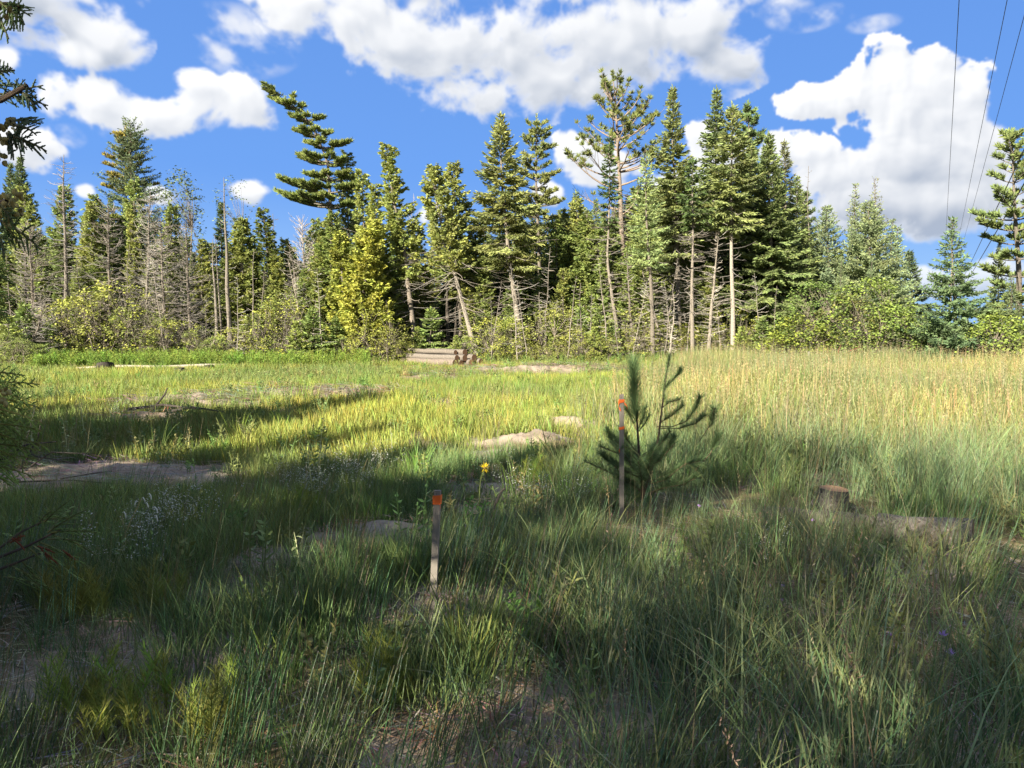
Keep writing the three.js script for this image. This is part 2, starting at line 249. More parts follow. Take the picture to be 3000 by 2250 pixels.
function limb(gb, pts, r0, r1, col, sides = 4) { gb.tube(pts, pts.map((_, i) => mix(r0, r1, i / (pts.length - 1))), sides, col); }
const dirAz = (az, el) => V(Math.cos(az) * Math.cos(el), Math.sin(el), Math.sin(az) * Math.cos(el));
function bough(start, az, len, el0, el1, n = 5, sway = 0.15, R) { const pts = [start.clone()]; let a = az; for (let i = 1; i <= n; i++) { a += (R() - 0.5) * sway; pts.push(pts[i - 1].clone().addScaledVector(dirAz(a, mix(el0, el1, (i - 0.5) / n)), len / n)); } return pts; }
const along = (pts, u) => { const f = u * (pts.length - 1), i = Math.min(pts.length - 2, Math.floor(f)); return pts[i].clone().lerp(pts[i + 1], f - i); };
const tangent = (pts, u) => { const i = Math.min(pts.length - 2, Math.floor(u * (pts.length - 1))); return pts[i + 1].clone().sub(pts[i]).normalize(); };

function deadBranches(gb, T, h, t0, t1, n, len, R, col, r = 0.014, droop = -0.1) {
  for (let i = 0; i < n; i++) {
    const t = mix(t0, t1, R()), az = R() * 6.283, l = len * (0.35 + 0.75 * R()), e0 = droop + (R() - 0.5) * 0.5, pts = bough(T(t), az, l, e0, e0 + (R() - 0.35) * 1.3, 4, 0.5, R);
    limb(gb, pts, r * (0.7 + 0.5 * R()), 0.004, jit(col, R, 0.2), 3);
    const k = Math.floor(R() * 4); for (let j = 0; j < k; j++) { const u = 0.3 + R() * 0.6, q = bough(along(pts, u), az + (R() - 0.5) * 2, l * 0.35 * (0.5 + R()), e0 + (R() - 0.5), e0 + 0.3 + (R() - 0.5), 2, 0.4, R); limb(gb, q, 0.007, 0.003, jit(col, R, 0.2), 3); }
  }
}
function treeGroup(name, trunkGB, crownGB, crownMat, extra) { const g = new THREE.Group(); g.name = name; part('trunk', trunkGB.build(), barkMat, g); if (extra && extra.tris()) part('dead_branches', extra.build(), twigMat, g).userData.kind = 'stuff'; if (crownGB) part('crown', crownGB.build(), crownMat, g); return g; }

function spruce(o) {
  const { h = 14, base = 0.3, w = 1.9, r = 0.15, axis, dens = 1, seed = 1, col = [0.075, 0.115, 0.035], top = 1, bark = barkGrey, dead = 30, deadLen = 1.2, gap = 0.15, droop = 0, power = 0.85, bare = 0 } = o;
  const R = rng(seed), T = axisFn(axis, h, R), tg = new GB(true), cg = new GB(), dg = new GB();
  trunk(tg, T, h, r, bark); deadBranches(dg, T, h, base * 0.35, Math.min(0.9, base + 0.12), dead, deadLen, R, deadGrey);
  for (let y = base * h; y < h * 0.985;) {
    const t = y / h, s = (1 - t) / (1 - base), prof = Math.pow(Math.min(1, s * 1.12), power) * (s > 0.86 ? mix(1, 0.72, (s - 0.86) / 0.14) : 1), n = 4 + Math.floor(R() * 3), a0 = R() * 6.28;
    for (let b = 0; b < n; b++) {
      if (R() < gap * (0.4 + s)) continue;
      const az = a0 + b / n * 6.283 + (R() - 0.5) * 0.6, L = Math.max(0.16, w * prof * (0.62 + 0.5 * R())), e0 = mix(-0.38 - droop, 0.75, Math.pow(1 - s, 1.6)) + (R() - 0.5) * 0.25, pts = bough(T(t + (R() - 0.5) * 0.01), az, L, e0, e0 + 0.35, 4, 0.2, R);
      limb(tg, pts, 0.012 + L * 0.008, 0.005, bark, 3);
      const tone = jit(col, R, 0.22), fresh = 0.75 + R() * 0.5, u0 = bare * s;
      const steps = Math.max(3, Math.ceil(L / 0.07 * dens));
      for (let k = 0; k < steps; k++) {
        const u = mix(Math.max(0.12, u0), 1, (k + R() * 0.8) / steps), p = along(pts, u), tn = tangent(pts, u), side = V(-tn.z, 0, tn.x).normalize();
        const tl = clamp(L * 0.42 * (1.08 - u), 0.07, 0.5);
        for (const sg of [-1, 1]) {
          const d = tn.clone().multiplyScalar(0.75).addScaledVector(side, sg * (0.7 + R() * 0.3)).add(V(0, -0.22 - 0.25 * s * R(), 0)).normalize(), nb = Math.max(1, Math.round(tl / 0.08));
          for (let q = 0; q < nb; q++) { const pp = p.clone().addScaledVector(d, q * 0.075); const dd = V(d.x + (R() - 0.5) * 0.9, d.y + (R() - 0.5) * 0.7, d.z + (R() - 0.5) * 0.9).normalize(); cg.leaf(pp, dd, 0.15 + R() * 0.09, 0.058, R, jit(tone, R, 0.25).map((c) => c * fresh), 0.8); }
        }
        const dd = V(tn.x + (R() - 0.5) * 0.5, tn.y + 0.35 + (R() - 0.5) * 0.4, tn.z + (R() - 0.5) * 0.5).normalize(); cg.leaf(p, dd, 0.17, 0.055, R, jit(tone, R, 0.25), 0.6);
      }
    }
    y += (0.14 + 0.16 * s) * (0.8 + 0.4 * R()) / dens;
  }
  for (let k = 0; k < 14; k++) cg.leaf(T(1 - 0.05 * k / 14), V((R() - 0.5) * 0.9, 1, (R() - 0.5) * 0.9).normalize(), 0.16, 0.04, R, jit(col, R));
  return treeGroup('spruce_tree', tg, cg, needleMat, dg);
}
function cedar(o) {
  const { h = 10, base = 0.15, w = 1.0, r = 0.12, axis, seed = 1, col = [0.115, 0.145, 0.03], bark = barkGrey, dead = 25, deadLen = 1.2, dens = 1, ragged = 0.6, power = 0.6, leafL = 0.135 } = o;
  const R = rng(seed), T = axisFn(axis, h, R), tg = new GB(true), cg = new GB(), dg = new GB(), nz = R() * 50;
  trunk(tg, T, h, r, bark); deadBranches(dg, T, h, 0.05, Math.max(0.25, base + 0.15), dead, deadLen, R, deadGrey, 0.014, -0.25);
  const nBr = Math.round(h * (1 - base) * 30 * dens);
  for (let i = 0; i < nBr; i++) {
    const t = mix(base, 0.99, Math.pow((i + R()) / nBr, 0.92)), s = (1 - t) / (1 - base), az = R() * 6.283, rg = noise3(nz + t * h * 0.55, Math.cos(az) * 1.1, Math.sin(az) * 1.1);
    const L = w * Math.pow(Math.min(1, s * 1.3 + 0.05), power) * mix(1, clamp((rg - 0.22) * 2.1, 0.12, 1.4), ragged) * (0.65 + 0.5 * R()) + 0.05, e0 = -0.25 + R() * 0.4, pts = bough(T(t), az, L, e0, e0 + 0.9, 3, 0.3, R);
    limb(tg, pts, 0.008 + L * 0.008, 0.004, bark, 3);
    const tone = jit(col, R, 0.28), ns = Math.max(2, Math.ceil(L / 0.11));
    for (let k = 0; k < ns; k++) {
      const u = mix(0.25, 1, (k + R()) / ns), p = along(pts, u), a2 = az + (R() - 0.5) * 2.2, fd = dirAz(a2, (R() - 0.45) * 1.0), fs = V(-fd.z, (R() - 0.5) * 0.8, fd.x).normalize();
      for (let q = 0; q < 7; q++) { const th = (q / 6 - 0.5) * 2.3 + (R() - 0.5) * 0.3, d = fd.clone().multiplyScalar(Math.cos(th)).addScaledVector(fs, Math.sin(th)).add(V(0, -0.15 + R() * 0.3, 0)).normalize(), pp = p.clone().addScaledVector(fd, R() * 0.07).add(V((R() - 0.5) * 0.08, (R() - 0.5) * 0.1, (R() - 0.5) * 0.08)); cg.leaf(pp, d, leafL * (0.7 + R() * 0.6), leafL * 0.5, R, jit(tone, R, 0.22), 0); }
    }
  }
  return treeGroup('cedar_tree', tg, cg, foliageMat, dg);
}
function tuft(cg, p, d, n, len, wid, R, col, spread = 1) { for (let k = 0; k < n; k++) { const q = V(d.x + (R() - 0.5) * 2 * spread, d.y + (R() - 0.5) * 2 * spread, d.z + (R() - 0.5) * 2 * spread).normalize(); cg.leaf(p, q, len * (0.7 + R() * 0.5), wid, R, jit(col, R, 0.25)); } }
function whitePine(o) {   // limbs: [y, azimuth, length, rise] or grown in whorls
  const { h = 14, axis, r = 0.2, seed = 1, col = [0.085, 0.125, 0.03], limbs, base = 0.45, w = 2.4, dens = 1, lower = 18, flag = 0 } = o;
  const R = rng(seed), T = axisFn(axis, h, R), tg = new GB(true), cg = new GB(), dg = new GB();
  trunk(tg, T, h, r, barkGrey); deadBranches(dg, T, h, base * 0.4, base + 0.1, lower, 1.6, R, deadGrey);
  let list = limbs;
  if (!list) { list = []; for (let y = base * h; y < h * 0.97; y += (0.35 + 0.35 * (1 - y / h)) * (0.8 + R() * 0.4)) { const s = (1 - y / h) / (1 - base), n = 3 + Math.floor(R() * 2), a0 = R() * 6.3; for (let b = 0; b < n; b++) list.push([y, a0 + b / n * 6.283 + (R() - 0.5) * 0.7, w * Math.pow(Math.min(1, s * 1.1 + 0.06), 0.7) * (0.55 + R() * 0.6), mix(0.0, 0.7, Math.pow(1 - s, 2)) + (R() - 0.5) * 0.3]); } }
  for (const [y, az0, L0, rise] of list) {
    const az = az0, L = L0 * (1 - flag * Math.cos(az) * 0.4), pts = bough(T(y / h), az, L, rise - 0.1, rise + 0.35, 5, 0.25, R); limb(tg, pts, 0.02 + L * 0.012, 0.008, barkGrey, 4);
    const tone = jit(col, R, 0.2), nt = Math.max(3, Math.ceil(L / 0.16 * dens));
    for (let k = 0; k < nt; k++) {
      const u = mix(0.28, 1, (k + R()) / nt), p = along(pts, u), sl = clamp(L * 0.4 * (1.15 - u), 0.12, 0.85);
      for (const sg of [-1, 1]) {
        const d = dirAz(az + sg * (0.6 + R() * 0.6), rise + 0.2 + (R() - 0.5) * 0.4), q = bough(p, az + sg * (0.6 + R() * 0.7), sl, rise, rise + 0.5, 2, 0.3, R); limb(tg, q, 0.008, 0.004, barkGrey, 3);
        const m = Math.max(2, Math.ceil(sl / 0.13)); for (let j = 0; j < m; j++) { const c = along(q, mix(0.25, 1, (j + R()) / m)); tuft(cg, c.add(V(0, 0.02, 0)), V(d.x * 0.6, 0.7, d.z * 0.6), 8, 0.20, 0.045, R, tone, 0.75); }
      }
    }
    tuft(cg, pts[pts.length - 1], tangent(pts, 0.99).add(V(0, 0.5, 0)), 14, 0.16, 0.026, R, tone, 0.7);
  }
  for (let k = 0; k < 5; k++) tuft(cg, T(0.96 + k * 0.01), V(0, 1, 0), 10, 0.16, 0.026, R, col, 0.8);
  return treeGroup('white_pine', tg, cg, needleMat, dg);
}
function redPine(o) {
  const { h = 14.5, axis, r = 0.21, seed = 9, col = [0.14, 0.165, 0.05], limbs } = o, R = rng(seed), T = axisFn(axis, h, R), tg = new GB(true), cg = new GB(), dg = new GB();
  trunk(tg, T, h, r, [0.30, 0.25, 0.215], 0.97); deadBranches(dg, T, h, 0.4, 0.6, 26, 1.7, R, deadGrey, 0.02);
  for (const [y, az, L, rise, bareTo, leafy = 1] of limbs) {
    const pts = bough(T(y / h), az, L, rise, rise + 0.55, 6, 0.55, R); limb(tg, pts, 0.025 + L * 0.014, 0.014, [0.33, 0.27, 0.225], 5);
    const n = Math.ceil(L * 2.4);
    for (let k = 0; k < n; k++) {
      const u = mix(bareTo, 1, (k + R()) / n), q = bough(along(pts, u), az + (R() - 0.5) * 2.6, 0.25 + L * 0.24 * R(), rise + 0.1 + (R() - 0.3) * 0.8, rise + 0.9, 3, 0.5, R); limb(tg, q, 0.014, 0.009, [0.30, 0.25, 0.2], 3);
      if (R() > leafy) continue;
      const e = q[q.length - 1], tone = jit(col, R, 0.25); tuft(cg, e, tangent(q, 0.99).add(V(0, 0.25, 0)), 30, 0.25, 0.042, R, tone, 1.05);
      if (R() < 0.25) tuft(cg, along(q, 0.6), V(0, 0.7, 0), 18, 0.23, 0.042, R, tone, 1.05);
    }
    if (leafy > 0.5) tuft(cg, pts[pts.length - 1], V(0, 0.6, 0), 34, 0.2, 0.03, R, jit(col, R), 1.1);
  }
  for (let k = 0; k < 4; k++) tuft(cg, T(0.97 + k * 0.01), V(0, 1, 0), 30, 0.2, 0.03, R, col, 1);
  return treeGroup('red_pine', tg, cg, needleMat, dg);
}
function larch(o) {
  const { h = 10, base = 0.08, w = 1.8, r = 0.12, axis, seed = 1, col = [0.085, 0.135, 0.06], dens = 1, power = 0.9, dead = 10, tipBare = 0.0 } = o;
  const R = rng(seed), T = axisFn(axis, h, R), tg = new GB(true), cg = new GB(), dg = new GB();
  trunk(tg, T, h, r, barkGrey); deadBranches(dg, T, h, 0.05, 0.5, dead, 1.0, R, deadGrey);
  for (let y = base * h; y < h * 0.99;) {
    const t = y / h, s = (1 - t) / (1 - base), n = 3 + Math.floor(R() * 3), a0 = R() * 6.28, leafy = 1 - tipBare * smooth(0.35, 0.02, s);
    for (let b = 0; b < n; b++) {
      const az = a0 + b / n * 6.283 + (R() - 0.5) * 0.8, L = Math.max(0.14, w * Math.pow(Math.min(1, s * 1.1), power) * (0.5 + 0.6 * R())), e0 = mix(-0.1, 0.6, Math.pow(1 - s, 2)) + (R() - 0.5) * 0.4, pts = bough(T(t), az, L, e0, e0 + 0.35, 4, 0.35, R);
      limb(tg, pts, 0.008 + L * 0.006, 0.004, barkGrey, 3);
      const tone = jit(col, R, 0.25), steps = Math.ceil(L / 0.085 * dens);
      for (let k = 0; k < steps; k++) {
        const u = mix(0.15, 1, (k + R()) / steps), p = along(pts, u), tl = clamp(L * 0.3 * (1.1 - u), 0.08, 0.4);
        for (const sg of [-1, 1]) { const d = dirAz(az + sg * (0.7 + R() * 0.6), e0 - 0.5 * R()), nb = Math.max(2, Math.round(tl / 0.05)); for (let q = 0; q < nb; q++) { if (R() > leafy) continue; const pp = p.clone().addScaledVector(d, q * 0.05); cg.leaf(pp, V(d.x + (R() - 0.5) * 1.6, d.y + 0.4 + (R() - 0.5) * 1.4, d.z + (R() - 0.5) * 1.6).normalize(), 0.10 + R() * 0.06, 0.042, R, jit(tone, R, 0.22)); } }
      }
    }
    y += (0.13 + 0.13 * s) * (0.7 + 0.6 * R()) / dens;
  }
  return treeGroup('larch_tree', tg, cg, foliageMat, dg);
}
function broadleaf(o) {
  const { h = 3, w = 1.4, seed = 1, col = [0.10, 0.15, 0.03], leaf = 0.085, clumps = 60, per = 26, base = 0.15, stems = 5, bark = [0.3, 0.27, 0.23], round = 0.5, name = 'leafy_bush', single = false, tone2 } = o;
  const R = rng(seed), tg = new GB(true), cg = new GB();
  const heads = []; for (let i = 0; i < stems; i++) { const az = i / stems * 6.283 + R(), l = h * (0.5 + 0.35 * R()), p = single ? bough(V(0, i ? h * (0.3 + 0.1 * R()) : -0.2, 0), az, i ? l * 0.6 : h * 0.9, i ? 0.7 : 1.45, i ? 1.1 : 1.5, 6, 0.4, R) : bough(V(0, -0.2, 0), az, l, 1.25 - R() * 0.3, 1.1 + R() * 0.3, 5, 0.5, R); limb(tg, p, single && !i ? 0.09 : 0.028, 0.01, bark, single && !i ? 7 : 5); heads.push(p); }
  for (let c = 0; c < clumps; c++) {
    const az = R() * 6.283, yy = base + (1 - base) * R(), pr = Math.sqrt(Math.max(0.02, 1 - Math.pow(Math.abs((yy - round) / (yy > round ? 1 - round : round - base + 0.25)), 2.2))), rr = w * pr * Math.pow(R(), 0.4) * (0.75 + 0.5 * noise3(Math.cos(az) * 1.6 + seed, yy * 3, Math.sin(az) * 1.6)), ctr = V(Math.cos(az) * rr, yy * h, Math.sin(az) * rr);
    let best = heads[0], bd = 1e9; for (const p of heads) for (const u of [0.5, 0.8]) { const d = along(p, u).distanceTo(ctr); if (d < bd) { bd = d; best = along(p, Math.min(0.95, u)); } }
    const from = best.isVector3 ? best : along(best, 0.6); limb(tg, [from, from.clone().lerp(ctr, 0.5).add(V(0, 0.05, 0)), ctr], 0.012, 0.004, bark, 3);
    const tone = jit(tone2 && R() < 0.3 ? tone2 : col, R, 0.22), cs = leaf * (2.2 + R() * 2);
    for (let k = 0; k < per; k++) { const p = ctr.clone().add(V((R() + R() - 1) * cs, (R() + R() - 1) * cs * 0.8, (R() + R() - 1) * cs)), d = dirAz(R() * 6.283, (R() - 0.6) * 1.2); cg.leaf(p, d, leaf * (0.6 + R() * 0.7), leaf * 0.62, R, jit(tone, R, 0.22), 1.2); }
  }
  const g = treeGroup(name, tg, cg, broadMat); return g;
}
function deadTree(o) {
  const { h = 9, r = 0.11, axis, seed = 1, n = 120, len = 1.3, col = deadGrey, t0 = 0.12, t1 = 0.97, droop = -0.15, topLen = 0.35, br = 0.016, arch = 0.9 } = o;
  const R = rng(seed), T = axisFn(axis, h, R), tg = new GB(true), dg = new GB(); trunk(tg, T, h, r, col, 1, 7);
  for (let i = 0; i < n; i++) {
    const t = mix(t0, t1, (i + R()) / n), s = (1 - t) / (1 - t0), az = R() * 6.283, l = len * mix(topLen, 1, s) * (0.4 + 0.7 * R()), e0 = droop + (R() - 0.5) * 0.5 + (1 - s) * 0.3, pts = bough(T(t), az, l, e0, e0 + arch * (R() - 0.15), 5, 0.5, R), c = jit(col, R, 0.22);
    limb(dg, pts, br * (0.6 + 0.6 * R()), 0.005, c, 3);
    const k = Math.floor(R() * 5); for (let j = 0; j < k; j++) { const u = 0.25 + R() * 0.65; limb(dg, bough(along(pts, u), az + (R() - 0.5) * 2, l * 0.4 * (0.4 + R()), e0 + (R() - 0.5), e0 + (R() - 0.2) * 1.4, 3, 0.5, R), 0.008, 0.004, jit(c, R, 0.12), 3); }
  }
  return treeGroup('dead_tree', tg, null, null, dg);
}

// ---------------------------------------------------------------- the wood: protos shared by clones, and single trees of their own
// rows: [kind, base x, top x, top y, distance, ...] in photograph pixels; heights follow from the distance
const placed = (g, sx, D, label, category, group) => { const x = xAt(sx, D), z = -D; g.name = numbered(g.name); g.position.set(x, ground(x, z), z); tag(g, label, category, group); scene.add(g); return shadowed(g); };
const heightOf = (sx, sy, D) => { const p = at(sx, sy, D); return p.y - ground(p.x, p.z); };
function single(make, sx, sxTop, syTop, D, label, category, o = {}, mid = []) {   // a tree with its own shape; mid = [[photo x, photo y], ...] trunk bends
  const h = heightOf(sxTop, syTop, D), x0 = xAt(sx, D), gy = ground(x0, -D), axis = [[0, 0], ...mid.map(([mx, my]) => { const p = at(mx, my, D); return [p.x - x0, p.y - gy]; }).sort((a, b) => a[1] - b[1]), [at(sxTop, syTop, D).x - x0, h]];
  return placed(make({ h, axis, ...o }), sx, D, label, category, o.group);
}

// things one can find, by their place across the picture, to say which of a kind is meant
const landmarks = [[-20, 'the two dark spruce tops'], [90, 'the twiggy dead cedar'], [190, 'the whip tipped spar'], [318, 'the dead cedar under the larch'], [383, 'the spreading larch'], [430, 'the bleached forked cedar'], [540, 'the dark broadleaf tree'], [622, 'the shorter grey spar'], [668, 'the tall limbless spar'], [710, 'the dense cedar cone'], [805, 'the thin dead spar'], [890, 'the pale twiggy tree'], [965, 'the windswept pine'], [1010, 'the leafy cedar column'], [1085, 'the bright yellow green cedar'], [1180, 'the tall ragged cedar'], [1290, 'the log pile'], [1390, 'the pale leaning trunk'], [1500, 'the leaning spruce'], [1585, 'the thin white pine'], [1640, 'the sawn leaning stub'], [1705, 'the thin pole'], [1822, 'the red pine'], [1905, 'the slim larch'], [1980, 'the spire topped spruce'], [2030, 'the straight bare trunk'], [2080, 'the slanting bare trunk'], [2145, 'the pale straight trunk'], [2255, 'the broad dark spruce'], [2370, 'the plain pale stake'], [2470, 'the reddish leaved bush'], [2550, 'the large pale bush'], [2665, 'the small pointed spruce'], [2795, 'the young larch'], [2970, 'the right edge pine']];
const said = new Set();
function which(kind, sx) {
  const near = landmarks.map(([x, n]) => [Math.abs(x - sx), x, n]).sort((a, b) => a[0] - b[0]);
  for (const [, x, n] of near.slice(0, 9)) for (const w of Math.abs(x - sx) < 14 ? ['at', 'beside'] : x > sx ? ['just left of', 'a little left of', 'farther left of'] : ['just right of', 'a little right of', 'farther right of']) { const l = `${kind} ${w} ${n}`; if (!said.has(l)) { said.add(l); return l; } }
  return kind;
}
const PR = rng(4242); GB.long = 1.15; GB.wide = 1.2;
function copyOf(proto, h0, sx, syTop, D, label, category, group, wide = 1, lean = 0, turn) {
  const g = proto.clone(), h = heightOf(sx, syTop, D), s = h / h0; g.scale.set(s * wide, s, s * wide); g.rotation.set((PR() - 0.5) * 0.05, turn ?? PR() * 6.283, 0); g.rotation.order = 'ZXY'; g.rotation.z = -lean + (PR() - 0.5) * 0.04;
  return placed(g, sx, D, label, category, group);
}
const green = { spruce: [0.19, 0.235, 0.085], dark: [0.11, 0.15, 0.06], cedar: [0.235, 0.28, 0.078], larch: [0.18, 0.24, 0.12] };

const protoSpruce = [0, 1, 2].map((i) => spruce({ h: 12, base: [0.12, 0.2, 0.3][i], w: [2.3, 2.0, 1.8][i], seed: 100 + i, col: [green.spruce, [0.2, 0.24, 0.09], [0.165, 0.21, 0.075]][i], dens: 0.85, dead: 30 }));
const protoCedar = [0, 1, 2, 3].map((i) => cedar({ h: 10, base: [0.12, 0.22, 0.3, 0.1][i], w: [1.4, 1.25, 1.1, 1.6][i], seed: 140 + i, col: [green.cedar, [0.215, 0.275, 0.08], [0.255, 0.285, 0.075], [0.205, 0.26, 0.07]][i], dens: 1.25, ragged: 0.6, dead: 40, deadLen: 1.6, bark: barkPale }));
const protoDead = [0, 1, 2, 3].map((i) => deadTree({ h: 9, seed: 180 + i, n: [130, 150, 110, 170][i], len: [1.5, 1.8, 1.3, 1.7][i], arch: [0.9, 1.6, 1.0, 1.9][i], br: 0.017 }));
const protoPole = [0, 1, 2].map((i) => deadTree({ h: 7, r: 0.06, seed: 280 + i, n: [34, 60, 46][i], len: [0.6, 0.9, 1.1][i], col: [[0.30, 0.275, 0.25], [0.24, 0.22, 0.20], [0.34, 0.32, 0.29]][i], br: 0.013, t0: 0.1 }));
const protoLarch = [0, 1].map((i) => larch({ h: 10, w: [1.9, 1.6][i], seed: 200 + i, col: [green.larch, [0.18, 0.235, 0.11]][i], tipBare: 0.4 }));
const protoBush = [
  broadleaf({ h: 2.4, w: 1.2, seed: 220, col: [0.243, 0.307, 0.0735], clumps: 80, per: 26 }), broadleaf({ h: 2.2, w: 1.3, seed: 221, col: [0.317, 0.344, 0.063], clumps: 70, per: 24, leaf: 0.07 }),
  broadleaf({ h: 2.0, w: 1.1, seed: 222, col: [0.22, 0.24, 0.06], clumps: 60, per: 22, leaf: 0.075 }), broadleaf({ h: 2.6, w: 1.2, seed: 223, col: [0.211, 0.262, 0.063], clumps: 90, per: 24, leaf: 0.06 })];
const protoFir = [0, 1].map((i) => { const g = spruce({ h: 3, base: 0.02, w: 1.15, r: 0.04, seed: 240 + i, col: [[0.18, 0.245, 0.07], [0.23, 0.275, 0.07]][i], dens: 1.1, dead: 0, gap: 0.2, power: 0.8 }); g.name = 'young_fir'; return g; });

// --- the tall ones that stand out, each with a shape of its own
{
  const pine = (sx) => xAt(sx, 40);
  // windswept white pine, its top bent to the left; limbs from the photograph: height above ground, azimuth (PI = left), length
  const limbs = []; const R = rng(31);
  const L = (y, az, l, rise = 0.05) => limbs.push([y, az, l, rise]);
  for (const [y, l, r] of [[7.75, 3.0, 1.7], [8.35, 2.7, 2.0], [9.1, 1.3, 1.4], [9.95, 2.1, 1.0], [10.75, 0.9, 1.5], [11.35, 1.5, 0.8], [12.1, 0.9, 0.9], [12.75, 1.1, 0.5]]) {
    for (let k = 0; k < 2; k++) { L(y + R() * 0.2, Math.PI + (R() - 0.5) * 0.8, l * (0.8 + 0.25 * R()), 0.12); L(y + R() * 0.2, (R() - 0.5) * 0.9, r * (0.8 + 0.25 * R()), 0.05); }
    L(y + 0.15, Math.PI / 2 + (R() - 0.5), (l + r) * 0.34); L(y - 0.05, -Math.PI / 2 + (R() - 0.5), (l + r) * 0.34); L(y + 0.1, Math.PI * 0.72, l * 0.7); L(y + 0.05, -Math.PI * 0.75, l * 0.75);
  }
  L(13.3, Math.PI, 1.2, 0.25); L(13.5, Math.PI * 0.9, 1.0, 0.3); L(12.9, Math.PI * 1.08, 1.4, 0.25); L(13.1, 0.4, 0.4, 0.9);
  single(whitePine, 985, 828, 282, 40, 'windswept white pine with flat boughs, its bent top pointing left over the wood', 'tree', { limbs, seed: 33, r: 0.2, dens: 1.5, base: 0.5, col: [0.20, 0.245, 0.07] }, [[968, 640], [960, 470], [930, 400], [895, 345]]);
}
{
  const limbs = []; const R = rng(51), L = (y, az, l, rise, bare = 0.45, leafy = 1) => limbs.push([y, az, l, rise, bare, leafy]);
  for (let y = 9.6; y < 13.6; y += 0.33) { const s = (13.9 - y) / 4.3; for (let b = 0; b < 3; b++) L(y + R() * 0.2, R() * 6.283, clamp(2.9 * Math.pow(s, 0.42), 0.7, 2.8) * (0.62 + R() * 0.45), 0.12 + (1 - s) * 0.5 + (R() - 0.5) * 0.2, 0.35); }
  for (const [y, az, l, r] of [[8.6, Math.PI, 3.3, 0.3], [9.0, Math.PI * 0.9, 2.9, 0.2], [8.9, 0.2, 2.4, 0.2], [9.6, 0.1, 2.5, 0.1], [9.3, Math.PI * 1.1, 2.9, 0.15]]) L(y, az, l, r, 0.55);
  for (const [y, az, l, r] of [[7.6, Math.PI, 2.9, 0.15], [6.7, Math.PI * 0.95, 2.4, 0.35], [7.3, 0.3, 1.6, 0.5], [6.0, Math.PI * 1.05, 1.5, 0.3], [6.4, -0.3, 1.4, 0.4], [5.4, 0.2, 1.5, 0.3]]) L(y, az, l, r, 0.6, 0.06);
  single(redPine, 1838, 1795, 215, 41, 'tall red pine with bare lower limbs and open crown of needle balls', 'tree', { limbs, r: 0.24, seed: 53 }, [[1822, 700], [1809, 436], [1803, 300]]);
}
const S = (name, ...a) => single(name, ...a);
S(spruce, 1532, 1465, 332, 33.5, 'tall spruce leaning on a long bare grey trunk right of the log pile', 'tree', { base: 0.40, w: 2.1, r: 0.15, seed: 61, col: [0.221, 0.244, 0.0798], bark: barkPale, dead: 70, deadLen: 1.9, gap: 0.22, power: 0.8 }, [[1488, 711], [1471, 560]]);
S(whitePine, 1590, 1573, 338, 39, 'thin white pine with sparse upturned boughs beside the tall red pine', 'tree', { base: 0.5, w: 1.9, seed: 62, r: 0.15, dens: 0.75, col: [0.201, 0.226, 0.0735] }, [[1570, 540]]);
S(spruce, 1990, 1969, 258, 33.5, 'tall spire topped spruce with brown dead boughs under its crown', 'tree', { base: 0.40, w: 1.75, r: 0.14, seed: 63, col: [0.179, 0.209, 0.0735], dead: 110, deadLen: 1.4, power: 0.95 }, [[1981, 665]]);
S(larch, 1912, 1893, 446, 31, 'soft green larch on a slim trunk left of the spire topped spruce', 'tree', { base: 0.46, w: 1.35, r: 0.11, seed: 64, col: [0.233, 0.299, 0.115], dead: 60 }, [[1909, 894], [1895, 642]]);
S(spruce, 1826, 1787, 404, 34, 'slender spruce with a small pointed top before the red pine trunk', 'tree', { base: 0.62, w: 0.65, r: 0.1, seed: 65, dead: 120, deadLen: 1.1, bark: barkPale }, [[1800, 900], [1779, 751]]);
S(spruce, 2031, 2031, 468, 31, 'slim spruce with a small ragged crown on a straight bare trunk', 'tree', { base: 0.68, w: 0.95, r: 0.10, seed: 66, dead: 90, deadLen: 0.9, bark: barkPale, gap: 0.3 }, [[2027, 560]]);
S(spruce, 2085, 2096, 258, 34.5, 'tallest spruce in the group, narrow dark spire above its neighbours', 'tree', { base: 0.5, w: 1.5, r: 0.13, seed: 67, dead: 70, deadLen: 1.3, col: [0.145, 0.19, 0.068] }, [[2101, 677]]);
S(spruce, 2147, 2147, 303, 31.5, 'spruce with a pale straight trunk and long dead boughs sweeping right', 'tree', { base: 0.52, w: 1.75, r: 0.115, seed: 68, dead: 60, deadLen: 1.4, bark: [0.42, 0.39, 0.355], col: [0.191, 0.226, 0.0798] }, [[2143, 600]]);
S(whitePine, 2215, 2193, 300, 37, 'white pine with a blunt dark top behind the dense spruces', 'tree', { base: 0.35, w: 1.7, seed: 69, r: 0.15, col: [0.127, 0.181, 0.063], dens: 1.1 });
S(spruce, 2262, 2252, 392, 33, 'broad dense dark spruce at the right end of the tall group', 'tree', { base: 0.12, w: 2.3, r: 0.16, seed: 70, col: [0.145, 0.19, 0.068], dens: 1.0, gap: 0.08 });
S(spruce, 2205, 2203, 420, 34.5, 'dense full skirted spruce between the pale trunk and the broad dark spruce', 'tree', { base: 0.2, w: 2.0, r: 0.15, seed: 71, col: [0.145, 0.19, 0.068], dens: 0.95 });
S(deadTree, 2375, 2367, 486, 40, 'thin dead spar with a bare tip right of the dark spruces', 'tree', { n: 40, len: 0.8, r: 0.09, seed: 72 });
S(spruce, 2305, 2300, 412, 40, 'half dead spruce top showing bare twigs behind the dark spruces', 'tree', { base: 0.3, w: 1.6, gap: 0.5, bare: 0.5, seed: 73, col: [0.148, 0.163, 0.084] });
